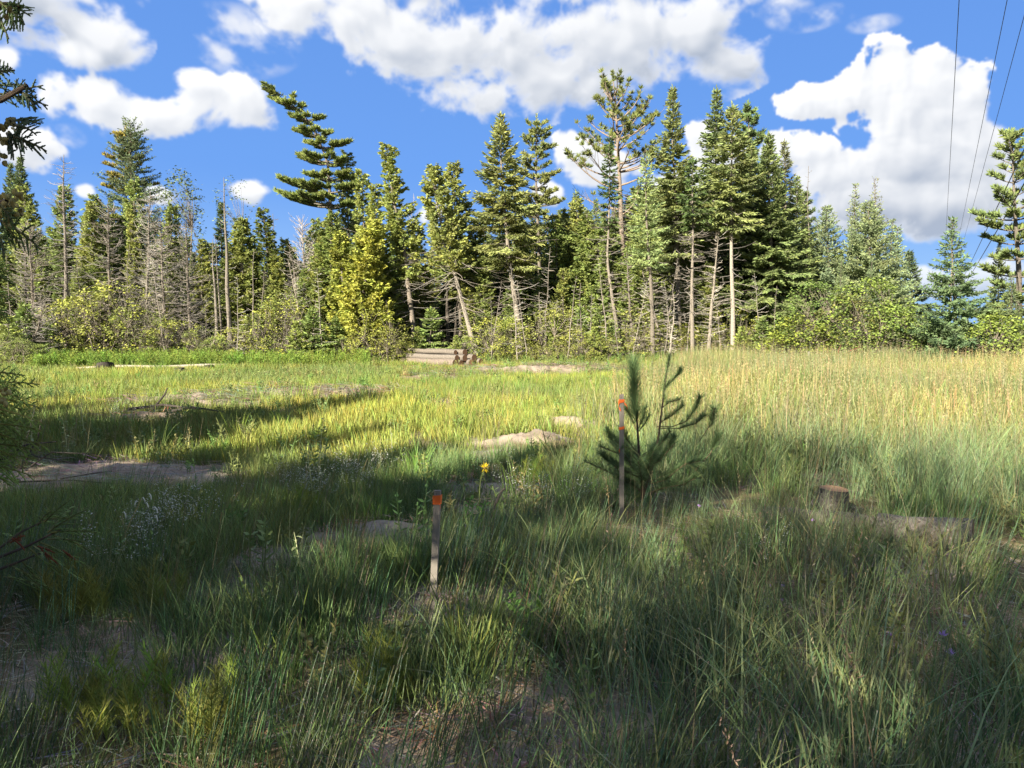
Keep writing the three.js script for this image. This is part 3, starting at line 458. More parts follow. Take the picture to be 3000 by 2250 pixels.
S(whitePine, 2368, 2352, 560, 41, 'small dark pine with drooping tufts beside the thin dead spar', 'tree', { base: 0.4, w: 1.5, seed: 74, r: 0.1, dens: 0.8, col: [0.106, 0.145, 0.063] });
S(larch, 2520, 2504, 535, 38, 'open topped larch with wispy crown above the right hand thicket', 'tree', { w: 1.5, seed: 75, r: 0.12, col: [0.211, 0.254, 0.126], tipBare: 0.5 });
S(larch, 2575, 2564, 519, 39, 'twiggy half bare larch top right of the wispy larch', 'tree', { w: 1.7, seed: 76, r: 0.12, col: [0.211, 0.235, 0.126], tipBare: 0.85, dead: 40 });
S(larch, 2560, 2545, 590, 35, 'full rounded larch in the middle of the right hand thicket', 'tree', { w: 2.3, seed: 77, r: 0.13, col: [0.211, 0.262, 0.126], dens: 1.2, power: 0.6 });
S(larch, 2440, 2420, 605, 36, 'soft grey green larch left of the full rounded larch', 'tree', { w: 2.0, seed: 78, r: 0.12, col: [0.201, 0.254, 0.137], dens: 1.1, power: 0.65 });
S(larch, 2640, 2628, 660, 37, 'narrow feathery larch at the right edge of the thicket', 'tree', { w: 1.4, seed: 79, r: 0.1, col: [0.233, 0.307, 0.168], dens: 1.1 });
S(spruce, 2680, 2664, 734, 46, 'small dark pointed spruce beside the gap under the wires', 'tree', { base: 0.03, w: 2.0, seed: 80, col: [0.0846, 0.123, 0.0588], gap: 0.1 });
S(larch, 2800, 2791, 636, 26, 'young blue green larch with a long bare leader beneath the wires', 'tree', { w: 2.0, seed: 81, r: 0.08, col: [0.125, 0.19, 0.085], dens: 1.25, tipBare: 0.75, power: 1.05 });
S(whitePine, 2995, 2966, 386, 29, 'white pine at the right edge with loose upturned boughs crossed by wires', 'tree', { base: 0.12, w: 2.0, seed: 82, r: 0.15, dens: 0.85, col: [0.165, 0.215, 0.075] });
S(cedar, 1222, 1132, 420, 33.5, 'tall ragged cedar with a narrow pointed crown on a leaning trunk', 'tree', { base: 0.36, w: 0.95, r: 0.15, seed: 83, bark: [0.28, 0.25, 0.22], col: [0.242, 0.282, 0.0735], dens: 1.35, ragged: 0.75, dead: 60 }, [[1180, 720], [1150, 580]]);
S(cedar, 1402, 1272, 480, 33, 'cedar with a flat tipped crown on a pale trunk leaning behind the log pile', 'tree', { base: 0.45, w: 1.05, r: 0.125, seed: 84, bark: [0.36, 0.335, 0.30], col: [0.243, 0.272, 0.0735], dens: 1.4, ragged: 0.6, dead: 70, deadLen: 2.2 }, [[1370, 950], [1310, 726], [1282, 600]]);
S(cedar, 1350, 1329, 474, 35, 'slimmer cedar close beside the flat tipped cedar', 'tree', { base: 0.3, w: 0.95, r: 0.12, seed: 85, col: [0.243, 0.272, 0.0756], dens: 1.3, ragged: 0.65 });
S(cedar, 1075, 1060, 494, 36, 'thin wispy cedar spire right of the windswept pine', 'tree', { base: 0.2, w: 0.75, r: 0.1, seed: 86, col: [0.233, 0.273, 0.0735], dens: 1.1, ragged: 0.8 });
S(cedar, 1110, 1100, 540, 34.5, 'short cedar spire tucked against the tall ragged cedar', 'tree', { base: 0.2, w: 0.8, r: 0.1, seed: 87, col: [0.269, 0.307, 0.0735], dens: 1.2, ragged: 0.7 });
S(cedar, 1030, 1015, 440, 42, 'pale cedar top rising just behind the windswept pine', 'tree', { base: 0.25, w: 1.0, r: 0.11, seed: 88, col: [0.215, 0.256, 0.084], dens: 1.0, ragged: 0.8 });
S(cedar, 1088, 1100, 640, 32.5, 'bright yellow green cedar full to the ground left of the log pile', 'tree', { base: 0.1, w: 1.35, r: 0.12, seed: 89, col: [0.332, 0.35, 0.063], dens: 1.5, ragged: 0.45, bark: barkDark }, [[1060, 900]]);
S(cedar, 1010, 996, 680, 33.5, 'leafy yellow green cedar column below the windswept pine', 'tree', { base: 0.08, w: 0.95, r: 0.1, seed: 90, col: [0.296, 0.325, 0.063], dens: 1.4, ragged: 0.5 });
// the left wood
S(spruce, 40, 31, 478, 50, 'shorter of the two dark spruce tops at the left edge', 'tree', { base: 0.1, w: 2.0, seed: 91, col: green.dark, gap: 0.1 });
S(spruce, 65, 59, 455, 49, 'taller of the two dark spruce tops at the left edge', 'tree', { base: 0.1, w: 2.3, seed: 92, col: green.dark, gap: 0.1 });
S(deadTree, 192, 186, 452, 33, 'straight dead spar with a whip thin tip standing alone above the left wood', 'tree', { n: 190, len: 1.5, r: 0.13, seed: 93, topLen: 0.3, arch: 1.0, col: [0.264, 0.244, 0.224] });
S(larch, 385, 381, 352, 41, 'tall spreading larch mixed with a yellowish pine top in the left wood', 'tree', { base: 0.35, w: 2.5, r: 0.17, seed: 94, col: [0.13, 0.175, 0.085], power: 0.5, dens: 0.9, dead: 60 }, [[388, 600]]);
S(whitePine, 370, 368, 372, 41.6, 'yellowish pine top standing in the spreading larch', 'tree', { base: 0.72, w: 1.4, r: 0.1, seed: 95, col: [0.305, 0.265, 0.063], dens: 0.7, lower: 5 });
S(broadleaf, 540, 540, 500, 39, 'dark leaved broadleaf tree rising out of the left wood', 'tree', { single: true, name: 'broadleaf_tree', w: 1.15, col: [0.116, 0.154, 0.0525], clumps: 105, per: 20, leaf: 0.12, base: 0.45, round: 0.78, stems: 6, seed: 96 });
S(broadleaf, 700, 705, 520, 40, 'thin half bare broadleaf tree with bluish leaves beside the tall grey spar', 'tree', { single: true, name: 'broadleaf_tree', w: 1.1, col: [0.159, 0.217, 0.105], clumps: 45, per: 12, leaf: 0.11, base: 0.55, round: 0.8, stems: 7, seed: 97 });
S(deadTree, 673, 656, 520, 33, 'tall limbless grey spar with a broken top in the left wood', 'tree', { n: 36, len: 0.6, r: 0.13, seed: 98, col: [0.264, 0.244, 0.218] });
S(deadTree, 637, 622, 700, 33.5, 'shorter grey spar just left of the tall limbless spar', 'tree', { n: 34, len: 0.6, r: 0.11, seed: 99, col: [0.29, 0.271, 0.244] });
S(deadTree, 655, 630, 690, 33.9, 'third thin grey spar between the two limbless spars', 'tree', { n: 30, len: 0.6, r: 0.07, seed: 199, col: [0.29, 0.271, 0.244] });
S(deadTree, 815, 800, 626, 38, 'thin dead spar left of the windswept pine', 'tree', { n: 60, len: 0.8, r: 0.07, seed: 300 });
S(spruce, 655, 648, 598, 42, 'small narrow spruce tip behind the limbless spars', 'tree', { base: 0.3, w: 1.0, seed: 301 });
S(cedar, 800, 771, 607, 35, 'bent cedar spire drooping left below the windswept pine', 'tree', { base: 0.15, w: 0.7, seed: 302, ragged: 0.7 }, [[785, 760]]);
S(cedar, 712, 709, 640, 35, 'dense dark cedar cone right of the limbless spars', 'tree', { base: 0.12, w: 1.1, seed: 303, ragged: 0.3, col: [0.211, 0.244, 0.063], dens: 1.5 });
S(deadTree, 100, 88, 655, 32.5, 'grey dead cedar with dense arching twigs at the left edge of the wood', 'tree', { n: 230, len: 1.8, seed: 304, arch: 1.9, br: 0.018 });
S(deadTree, 68, 132, 890, 30.5, 'fallen dead cedar leaning right against the left thicket', 'tree', { n: 110, len: 1.3, r: 0.09, seed: 305, arch: 1.6 });
S(deadTree, 85, 118, 920, 31, 'second leaning dead cedar beside the fallen one', 'tree', { n: 50, len: 0.9, r: 0.07, seed: 306, arch: 1.2 });
S(deadTree, 320, 316, 590, 33, 'grey dead cedar full of twigs below the spreading larch', 'tree', { n: 240, len: 1.6, seed: 307, arch: 1.6, br: 0.017 });
S(deadTree, 425, 440, 560, 34, 'bleached dead cedar with a forked twiggy crown', 'tree', { n: 260, len: 1.7, seed: 308, arch: 1.8, br: 0.017, col: [0.297, 0.277, 0.251] });
S(deadTree, 480, 470, 640, 32.5, 'grey dead cedar right of the bleached forked one', 'tree', { n: 240, len: 1.6, seed: 309, arch: 1.7, br: 0.017 });
S(deadTree, 560, 545, 650, 33, 'dead cedar draped in grey twigs under the dark broadleaf tree', 'tree', { n: 220, len: 1.5, seed: 310, arch: 1.6, br: 0.016 });
S(deadTree, 900, 885, 640, 35.5, 'pale twiggy dead tree below the windswept pine', 'tree', { n: 240, len: 1.7, seed: 311, arch: 0.9, droop: 0.2, br: 0.015, col: [0.304, 0.277, 0.257] });
S(deadTree, 900, 845, 760, 33, 'slanting pale dead trunk left of the yellow green cedars', 'tree', { n: 70, len: 1.0, r: 0.08, seed: 312, col: [0.33, 0.304, 0.271] });
S(deadTree, 1215, 1206, 590, 40, 'bare branched dead tree in the sky gap between the cedars', 'tree', { n: 90, len: 1.3, r: 0.08, seed: 313, droop: 0.5, arch: 0.3, topLen: 0.6 });
S(deadTree, 1470, 1392, 800, 34, 'leaning dead trunk slanting between the pale cedar and the spruce', 'tree', { n: 70, len: 1.3, r: 0.1, seed: 314, arch: -0.6 });
S(deadTree, 1950, 1872, 745, 32, 'leaning bare trunk crossing the larch trunk', 'tree', { n: 50, len: 0.9, r: 0.08, seed: 315, col: [0.33, 0.304, 0.271] });
S(deadTree, 1858, 1836, 740, 32.5, 'bare grey trunk between the slender spruce and the larch', 'tree', { n: 80, len: 0.8, r: 0.09, seed: 316 });
S(deadTree, 2072, 2106, 670, 31.2, 'bare trunk slanting right before the tallest spruce', 'tree', { n: 90, len: 0.9, r: 0.1, seed: 317, col: [0.33, 0.304, 0.271] });
S(deadTree, 1965, 1975, 860, 30.5, 'thin white bare pole near the larch trunk', 'tree', { n: 24, len: 0.5, r: 0.06, seed: 318, col: [0.396, 0.37, 0.33] });
S(deadTree, 1590, 1580, 850, 34, 'slim bare trunk left of the sawn leaning stub', 'tree', { n: 40, len: 0.7, r: 0.07, seed: 319 });
S(deadTree, 1428, 1420, 870, 34, 'thin bare pole right of the pale leaning cedar', 'tree', { n: 40, len: 0.8, r: 0.06, seed: 320 });
S(deadTree, 1656, 1650, 870, 33, 'thin grey pole right of the sawn leaning stub', 'tree', { n: 26, len: 0.5, r: 0.045, seed: 321 });
S(deadTree, 1705, 1700, 830, 31.5, 'thin pole standing left of the slender spruce trunk', 'tree', { n: 26, len: 0.5, r: 0.04, seed: 322 });
S(deadTree, 1312, 1311, 800, 34, 'dark thick bare trunk behind the log pile', 'tree', { n: 16, len: 0.6, r: 0.15, seed: 323, col: barkDark });
S(deadTree, 1325, 1340, 880, 34.8, 'second dark bare trunk behind the log pile', 'tree', { n: 12, len: 0.6, r: 0.12, seed: 324, col: barkDark });
S(deadTree, 1172, 1130, 880, 32, 'dark leaning trunk left of the log pile', 'tree', { n: 16, len: 0.6, r: 0.13, seed: 325, col: barkDark });
S(deadTree, 1076, 1035, 860, 32.6, 'dark slanting trunk under the yellow green cedar', 'tree', { n: 16, len: 0.6, r: 0.13, seed: 326, col: barkDark });

// --- the crowd behind and between: clones of a few kinds
const skyline = [[-200, 640], [0, 640], [200, 615], [350, 560], [480, 590], [620, 700], [800, 715], [900, 620], [1080, 610], [1180, 690], [1260, 620], [1420, 570], [1600, 560], [1700, 580], [1900, 520], [2080, 500], [2250, 560], [2350, 660], [2450, 690], [2600, 720], [2680, 860], [2760, 945], [2850, 930], [2950, 760], [3200, 700]];
for (let sx = -240; sx < 2680; sx += 40) {
  const x = sx + (PR() - 0.5) * 40, D = 44 + PR() * 10, sy = curve(skyline, x) + 10 + PR() * 130, k = PR();
  if (k < 0.5) copyOf(protoSpruce[Math.floor(PR() * 3)], 12, x, sy, D, 'dark conifer deep in the wood behind the front row of trees', 'tree', 'conifers deep in the wood', 1.2 + PR() * 0.45);
  else copyOf(protoCedar[Math.floor(PR() * 4)], 10, x, sy, D, 'ragged cedar deep in the wood behind the front row of trees', 'tree', 'cedars deep in the wood', 1.4 + PR() * 0.4);
}
for (let sx = -200; sx < 2420; sx += 40) {
  const x = sx + (PR() - 0.5) * 46, D = 36.5 + PR() * 5, sy = curve(skyline, x) + 10 + PR() * 160, k = PR(), left = x < 1000;
  if (k < (left ? 0.3 : 0.12)) copyOf(protoDead[Math.floor(PR() * 4)], 9, x, sy, D, which('second row dead tree', x), 'tree', 'dead trees of the second row', 1, (PR() - 0.5) * 0.25);
  else if (k < 0.8) copyOf(protoCedar[Math.floor(PR() * 4)], 10, x, sy, D, which('ragged second row cedar', x), 'tree', 'cedars of the second row', 1.3 + PR() * 0.4, (PR() - 0.5) * 0.16);
  else copyOf(protoSpruce[Math.floor(PR() * 3)], 12, x, sy, D, which('second row spruce', x), 'tree', 'spruces of the second row', 1.1 + PR() * 0.3, (PR() - 0.5) * 0.08);
}
for (let sx = -180; sx < 2560; sx += 44) {   // low young conifers that close the wood at eye level
  const x = sx + (PR() - 0.5) * 50, D = 36 + PR() * 9, k = PR() < 0.5 ? 0 : 3; copyOf(PR() < 0.55 ? protoCedar[k] : protoSpruce[0], 10, x, 760 + PR() * 150, D, 'low young conifer in the dim understorey of the wood', 'tree', 'low conifers of the understorey', 1.7 + PR() * 0.6);
}
for (let sx = -160; sx < 1010; sx += 62) {   // twiggy thicket of the left wood
  const x = sx + (PR() - 0.5) * 50; copyOf(protoDead[Math.floor(PR() * 4)], 9, x, 690 + PR() * 190, 32.5 + PR() * 4, which('tangled grey dead cedar', x), 'tree', 'dead cedars of the left thicket', 1.0 + PR() * 0.4, (PR() - 0.5) * 0.35);
}
for (const [sx, sy, D, k, w] of [[120, 545, 37, 0, 0.9], [205, 540, 37.5, 1, 0.9], [262, 585, 36, 2, 0.9], [300, 570, 37, 3, 1.0], [395, 520, 38, 1, 0.8], [418, 610, 35, 2, 0.7], [500, 600, 36, 0, 0.9], [585, 700, 36, 2, 1], [745, 690, 36, 1, 1], [838, 700, 36, 0, 1], [940, 640, 36.5, 3, 1.0], [975, 620, 37, 0, 1.1], [1165, 660, 36, 1, 1], [1235, 660, 36, 2, 1], [1400, 640, 36, 0, 1.1], [1520, 640, 36.5, 1, 1.1], [1640, 640, 36, 3, 1.0], [1700, 580, 37, 2, 1.0], [1735, 640, 35, 0, 0.9], [1765, 690, 34.5, 1, 1], [1880, 650, 35, 2, 0.9], [1940, 700, 34.5, 0, 1], [2060, 560, 36, 1, 1]])
  copyOf(protoCedar[k], 10, sx, sy, D, which('cedar spire on the skyline', sx), 'tree', 'cedar spires on the skyline', w, (PR() - 0.5) * 0.12);
for (const [sx, sy, D, k, w] of [[1690, 560, 40, 0, 1.2], [1740, 585, 39, 2, 1.1], [1655, 610, 38, 1, 1.0], [2320, 520, 36, 2, 1.2], [2290, 600, 35, 0, 1.2], [2355, 700, 34, 1, 1.2], [1880, 600, 38, 2, 1.1]])
  copyOf(protoSpruce[k], 12, sx, sy, D, which('dense dark green spruce', sx), 'tree', 'spruces filling the right part of the wood', w);
for (const [sx, sy, D, k, w] of [[2480, 640, 37, 0, 1.2], [2600, 640, 37, 1, 1.3], [2390, 640, 37, 1, 1.2], [2620, 740, 35, 0, 1.2], [2460, 760, 33, 1, 1.2], [2540, 760, 33, 0, 1.3]])
  copyOf(protoLarch[k], 10, sx, sy, D, which('bushy grey green larch', sx), 'tree', 'larches of the right thicket', w);
for (const [sx, sy, D] of [[2700, 900, 70], [2730, 930, 75], [2765, 945, 80], [2830, 930, 78], [2870, 905, 72], [2910, 890, 66], [2950, 880, 60]]) copyOf(protoSpruce[Math.floor(PR() * 3)], 12, sx, sy, D, which('distant conifer in the gap', sx), 'tree', 'distant conifers in the gap', 1.4);
// right edge
for (const [sx, sy, D, k] of [[2900, 830, 30, 0], [2960, 800, 27, 1], [3040, 780, 27, 0]]) copyOf(protoLarch[k], 10, sx, sy, D, which('soft larch sapling', sx), 'tree', 'larch saplings at the right edge', 1.5);
copyOf(protoSpruce[1], 12, 2920, 700, 31, 'thin conifer left of the right edge pine', 'tree', null, 0.8);

for (let sx = -60; sx < 2330; sx += 47) {
  const x = sx + (PR() - 0.5) * 44, lft = x < 900, D = 33.6 + PR() * 2.2, top = lft ? 700 + PR() * 200 : x < 1250 ? 650 + PR() * 220 : 610 + PR() * 260; if (Math.abs(x - 1290) < 60 || (lft && PR() < 0.3)) continue;
  copyOf(protoCedar[Math.floor(PR() * 4)], 10, x, top, D, which('slim front row cedar', x), 'tree', 'slim cedars of the front row', (lft ? 1.0 : 1.15) + PR() * 0.3, (PR() - 0.5) * 0.16);
}
for (let sx = 1420; sx < 2330; sx += 38) {
  const x = sx + (PR() - 0.5) * 36, k = PR() < 0.5 ? 1 : 2, D = 31.5 + PR() * 2.2; copyOf(protoBush[k], [2.4, 2.2, 2.0][k], x, 900 + PR() * 120, D, which('leafy yellow green sapling', x), 'bush', 'yellow green saplings between the trunks', 0.8 + PR() * 0.4);
}
for (let i = 0; i < 34; i++) {
  const sx = i < 12 ? 20 + i * 82 + (PR() - 0.5) * 60 : 1420 + (i - 12) * 40 + (PR() - 0.5) * 36; copyOf(protoPole[i % 3], 7, sx, 700 + PR() * 230, 31 + PR() * 2, which('thin bare grey pole', sx), 'tree', 'thin bare poles at the wood edge', 1, (PR() - 0.5) * 0.3);
}
// --- young firs and bushes along the foot of the wood
for (const [sx, sy, D, k, w] of [[919, 905, 31.5, 0, 1.3], [870, 945, 31, 1, 1.1], [985, 930, 32, 0, 1.2], [1262, 905, 33, 0, 1.3], [1335, 985, 32, 1, 1.2], [1225, 960, 33, 1, 1.1], [1625, 930, 32.5, 1, 1.0], [1700, 900, 33, 0, 1.1], [1740, 960, 31, 1, 1.2], [1790, 940, 32, 0, 1.2], [2170, 960, 31, 1, 1.3], [2230, 930, 31, 0, 1.3], [80, 890, 31, 0, 1.4], [30, 930, 30, 1, 1.3], [150, 950, 31, 0, 1.2], [2660, 940, 28, 0, 1.4], [2700, 960, 27, 0, 1.2]])
  copyOf(protoFir[k], 3, sx, sy, D, which(['young green fir', 'young yellowish fir'][k] + ' at the wood foot', sx), 'tree', 'young firs along the wood', w);
for (const [sx, sy, D, k, w] of [[1110, 905, 31.5, 1, 1.0], [1140, 960, 31.2, 2, 1.2], [1075, 960, 31.5, 1, 1.1], [1488, 930, 33, 0, 1.1], [1460, 990, 32.5, 1, 1.2], [1540, 1000, 32, 1, 1.4], [1580, 1010, 31.5, 2, 1.5],
  [1680, 960, 32, 2, 1.2], [1715, 1000, 31, 2, 1.4], [1640, 1000, 31.5, 2, 1.3], [1770, 990, 31, 2, 1.4], [1850, 960, 32, 2, 1.2], [1900, 980, 31.5, 1, 1.3], [1955, 950, 32.5, 1, 1.2], [2010, 960, 32.5, 2, 1.3], [2060, 980, 32, 1, 1.4], [2110, 960, 32.5, 2, 1.2], [2190, 1000, 30.5, 2, 1.6], [2260, 990, 30, 2, 1.5], [2300, 1010, 29, 1, 1.5], [2330, 1000, 28.5, 2, 1.3],
  [170, 900, 32, 3, 1.1], [230, 880, 32.5, 1, 1.1], [290, 850, 32, 2, 1.0], [340, 830, 32.5, 1, 1.0], [400, 900, 32, 3, 1.1], [460, 920, 32, 3, 1.1], [520, 940, 32, 1, 1.2], [590, 960, 31.5, 3, 1.3], [700, 960, 32, 1, 1.2], [760, 930, 32, 3, 1.1], [810, 880, 32.5, 1, 1.1], [860, 850, 33, 3, 1.1], [20, 980, 29, 3, 1.6], [60, 1000, 28.5, 3, 1.8], [110, 1010, 29, 0, 1.5],
  [1010, 985, 31.5, 3, 1.2], [1190, 1000, 31.5, 1, 1.3], [1370, 985, 33, 0, 1.2], [640, 985, 31.5, 0, 1.3]])
  copyOf(protoBush[k], [2.4, 2.2, 2.0, 2.6][k], sx, sy, D, which(['fresh green leafy bush', 'yellow green leafy bush', 'bright yellow bush', 'small leaved olive bush'][k], sx), 'bush', ['green bushes along the wood', 'yellow green bushes along the wood', 'yellow bushes along the wood', 'olive bushes along the wood'][k], w);
for (const [sx, sy, D, w, seed, col, label] of [[2390, 830, 29, 1.7, 401, [0.121, 0.182, 0.0405], 'tall dark leaved bush left of the reddish dead branch'], [2550, 820, 28, 2.0, 402, [0.176, 0.236, 0.0473], 'large pale leaved bush in front of the right hand larches'], [2470, 870, 29, 1.4, 403, [0.216, 0.223, 0.0675], 'bush with reddish yellow leaves between the two large bushes'], [2620, 900, 27.5, 1.5, 404, [0.162, 0.23, 0.0473], 'round green bush left of the young larch'], [2340, 930, 28.5, 1.3, 405, [0.203, 0.243, 0.0405], 'low yellowish bush right of the pale straight trunk'], [2930, 930, 25, 1.4, 406, [0.189, 0.25, 0.0473], 'green bush right of the young larch']]) {
  const h = heightOf(sx, sy, D); placed(broadleaf({ h, w, seed, col, clumps: 150, per: 26, leaf: 0.095, base: 0.06, stems: 7, round: 0.4 }), sx, D, label, 'bush');
}

// --- trees behind the viewer, whose shade falls over the foreground
const protoAspen = [0, 1].map((i) => broadleaf({ h: 8, w: 1.9, single: true, name: 'broadleaf_tree', seed: 260 + i, col: [0.15, 0.2, 0.06], clumps: 120, per: 15, leaf: 0.1, base: 0.22, round: 0.6, stems: 7 }));
for (const [x, z, h, k, w] of [[-35, 4.3, 14.4, 0, 1.49], [-32.8, 4.8, 14.2, 1, 1.41], [-30.6, 4.4, 14.4, 1, 1.45], [-28.4, 4.5, 14.2, 0, 1.63], [-26.2, 4.4, 13.9, 0, 1.51], [-24, 4.8, 14.5, 1, 1.55], [-21.8, 4.7, 13.9, 0, 1.52], [-19.6, 4.5, 13.7, 0, 1.45], [-17.4, 4.8, 14.9, 0, 1.57], [-15.2, 3.4, 11.8, 0, 1.51], [-13, 3.8, 10.9, 1, 1.42], [-11, 4.0, 9.8, 0, 1.65], [-9, 3.9, 9.5, 1, 1.52], [-26, 7.7, 12.8, 0, 1.35], [-20, 9.1, 12.5, 3, 1.35], [-14, 8.1, 12.9, 0, 1.35], [-9, 8, 11, 5, 1.3], [-7.2, 4.6, 9.0, 6, 1.1], [-5.4, 4.0, 8.4, 5, 1.15], [-3.6, 5.6, 8.0, 6, 1.2], [-2.2, 4.2, 6.2, 5, 1.25], [-0.6, 5.6, 6.2, 6, 1.25], [1.2, 4.6, 5.0, 5, 1.3], [2.6, 6.4, 5.8, 6, 1.3], [-4.6, 7.4, 9.4, 5, 1.2], [-1.8, 7.8, 8.6, 6, 1.2], [0.8, 8.4, 7.6, 5, 1.3], [4.4, 8.0, 6.6, 6, 1.3], [-6.6, 6.6, 9.4, 5, 1.2], [-2.9, 3.4, 5.6, 6, 1.2], [-1.4, 3.2, 4.8, 5, 1.2], [0.2, 3.4, 4.2, 6, 1.2], [-4.4, 3.6, 6.8, 6, 1.2], [-6.0, 2.6, 7.0, 5, 1.1]]) {
  const g = (k < 3 ? protoSpruce[k] : k < 5 ? protoLarch[k - 3] : protoAspen[k - 5]).clone(), h0 = k < 3 ? 12 : k < 5 ? 10 : 8, what = k < 3 ? 'tall spruce' : k < 5 ? 'thin larch' : 'open crowned broadleaf tree'; g.name = numbered(g.name.replace(/_\d+$/, '')); g.scale.set(h / h0 * w, h / h0 * (x < -8 ? 0.93 : 1), h / h0 * w); g.rotation.y = PR() * 6.28; g.position.set(x + 1.2, ground(x + 1.2, z), z);
  scene.add(shadowed(tag(g, what + ' standing behind the viewer and shading the foreground', 'tree', what + 's behind the viewer')));
}
GB.long = GB.wide = 1;
console.log('wood triangles', GB.total);

// ---------------------------------------------------------------- grass, rushes and weeds (instanced: nobody could count them)
const GR = rng(909), UP = V(0, 1, 0);
function bladePts(base, az, len, lean, bend, n) { const pts = [base.clone()]; let e = Math.PI / 2 - lean; for (let i = 1; i <= n; i++) { pts.push(pts[i - 1].clone().addScaledVector(dirAz(az, e), len / n)); e -= bend / n * (0.5 + i / n); } return pts; }
function grassTuft({ n, h, wid, rad, segs = 3, lean = 0.35, bend = 0.8, col, seed, tip, drift = 0.08, heads = 0, headCol }) {
  const R = rng(seed), g = new GB();
  for (let i = 0; i < n; i++) {
    const a = R() * 6.283, rr = rad * Math.sqrt(R()), az = a + (R() - 0.5) * 1.6, L = h * (0.55 + 0.6 * R()), pts = bladePts(V(Math.cos(a) * rr, -0.02, Math.sin(a) * rr), R() < drift ? (R() - 0.5) : az, L, lean * R(), bend * R(), segs), sa = R() * 6.283, c = jit(col, R, 0.42), c2 = tip ? jit(tip, R, 0.35) : c;
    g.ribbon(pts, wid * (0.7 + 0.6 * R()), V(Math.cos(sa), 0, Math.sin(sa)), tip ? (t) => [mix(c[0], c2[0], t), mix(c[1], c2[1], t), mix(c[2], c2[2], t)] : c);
  }
  for (let i = 0; i < heads; i++) {
    const a = R() * 6.283, L = h * (1.05 + 0.4 * R()), pts = bladePts(V(Math.cos(a) * rad * 0.5, 0, Math.sin(a) * rad * 0.5), R() * 6.283, L, 0.2 * R(), 0.5 * R(), 4), c = jit(headCol, R, 0.2); g.ribbon(pts, wid * 0.6, V(Math.cos(a), 0, Math.sin(a)), c);
    const ns = wid > 0.008 ? 9 : 26; for (let k = 0; k < ns; k++) { const p = along(pts, 0.7 + 0.3 * k / ns), s = wid > 0.008 ? 1 : 0.42; g.leaf(p.add(V((R() - 0.5) * 0.03 * s, 0, (R() - 0.5) * 0.03 * s)), dirAz(R() * 6.283, 0.5 + R() * 0.8), 0.045 * s * (1.2 - 0.7 * k / ns), 0.010 * s, R, jit(headCol, R, 0.25)); }
  }
  return g.build();
}
function rushTuft({ n, h, r, rad, seed, col, node }) {   // scouring rush: jointed round stems, paler rings at the joints
  const R = rng(seed), g = new GB();
  for (let i = 0; i < n; i++) {
    const a = R() * 6.283, rr = rad * Math.sqrt(R()), L = h * (0.5 + 0.6 * R()), az = (R() - 0.5) * 2.4, lean = 0.05 + 0.4 * R() * R(), base = V(Math.cos(a) * rr, -0.03, Math.sin(a) * rr), d = dirAz(az, Math.PI / 2 - lean), c = jit(col, R, 0.25), joints = Math.ceil(L / 0.055);
    const pts = [], cols = []; for (let j = 0; j <= joints; j++) { const p = base.clone().addScaledVector(d, L * j / joints).add(V(Math.cos(az) * 0.02 * (j / joints) ** 2, 0, 0)); if (j) { pts.push(p.clone().addScaledVector(d, -0.005)); cols.push(c); pts.push(p); cols.push(node); } else { pts.push(p); cols.push(c); } if (j < joints) { pts.push(p.clone().addScaledVector(d, 0.003)); cols.push(c); } }
    let q = 0; g.tube(pts, pts.map((_, j) => r * (1 - 0.45 * j / pts.length)), 3, () => cols[Math.min(cols.length - 1, q++)]);
  }
  return g.build();
}
function horsetail({ h, whorls, per, len, seed, col }) { const R = rng(seed), g = new GB(); for (let s = 0; s < 4; s++) { const b = V((R() - 0.5) * 0.16, 0, (R() - 0.5) * 0.16), pts = bladePts(b, R() * 6.283, h * (0.6 + 0.5 * R()), 0.3 * R(), 0.3, 4); g.tube(pts, 0.0018, 3, col); for (let k = 0; k < whorls; k++) { const u = 0.2 + 0.8 * k / whorls, p = along(pts, u); for (let j = 0; j < per; j++) g.spike(p, dirAz(R() * 6.283, 0.7 + 0.5 * R()), len * (1.15 - u * 0.8) * (0.7 + 0.5 * R()), 0.0032, R, jit(col, R, 0.2)); } } return g.build(); }
function litter({ n, rad, seed }) { const R = rng(seed), g = new GB(); for (let i = 0; i < n; i++) { const a = R() * 6.283, rr = rad * Math.sqrt(R()), k = R(), c = jit(k < 0.55 ? [0.42, 0.36, 0.25] : k < 0.8 ? [0.25, 0.17, 0.1] : [0.34, 0.31, 0.29], R, 0.25), az = R() * 6.283, L = 0.06 + 0.16 * R(); g.ribbon(bladePts(V(Math.cos(a) * rr, 0.006 + R() * 0.03, Math.sin(a) * rr), az, L, 1.35 + R() * 0.25, (R() - 0.5) * 0.5, 2), 0.003 + R() * 0.004, V(-Math.sin(az), 0.3, Math.cos(az)), c); } return g.build(); }
function leafyWeed({ h, n, leaf, seed, col, rad = 0.12, stems = 4 }) { const R = rng(seed), g = new GB(); for (let s = 0; s < stems; s++) { const b = V((R() - 0.5) * 2 * rad, -0.02, (R() - 0.5) * 2 * rad), pts = bladePts(b, R() * 6.283, h * (0.6 + 0.5 * R()), 0.2 * R(), 0.25, 4); g.tube(pts, 0.004, 3, col); for (let k = 0; k < n; k++) { const u = 0.15 + 0.85 * k / n, p = along(pts, u); for (let j = 0; j < 2; j++) g.leaf(p, dirAz(k * 2.4 + j * 3.14 + R() * 0.5, 0.3 + R() * 0.4), leaf * (1.1 - u * 0.5) * (0.7 + 0.5 * R()), leaf * 0.3, R, jit(col, R, 0.22), 1.5); } } return g.build(); }

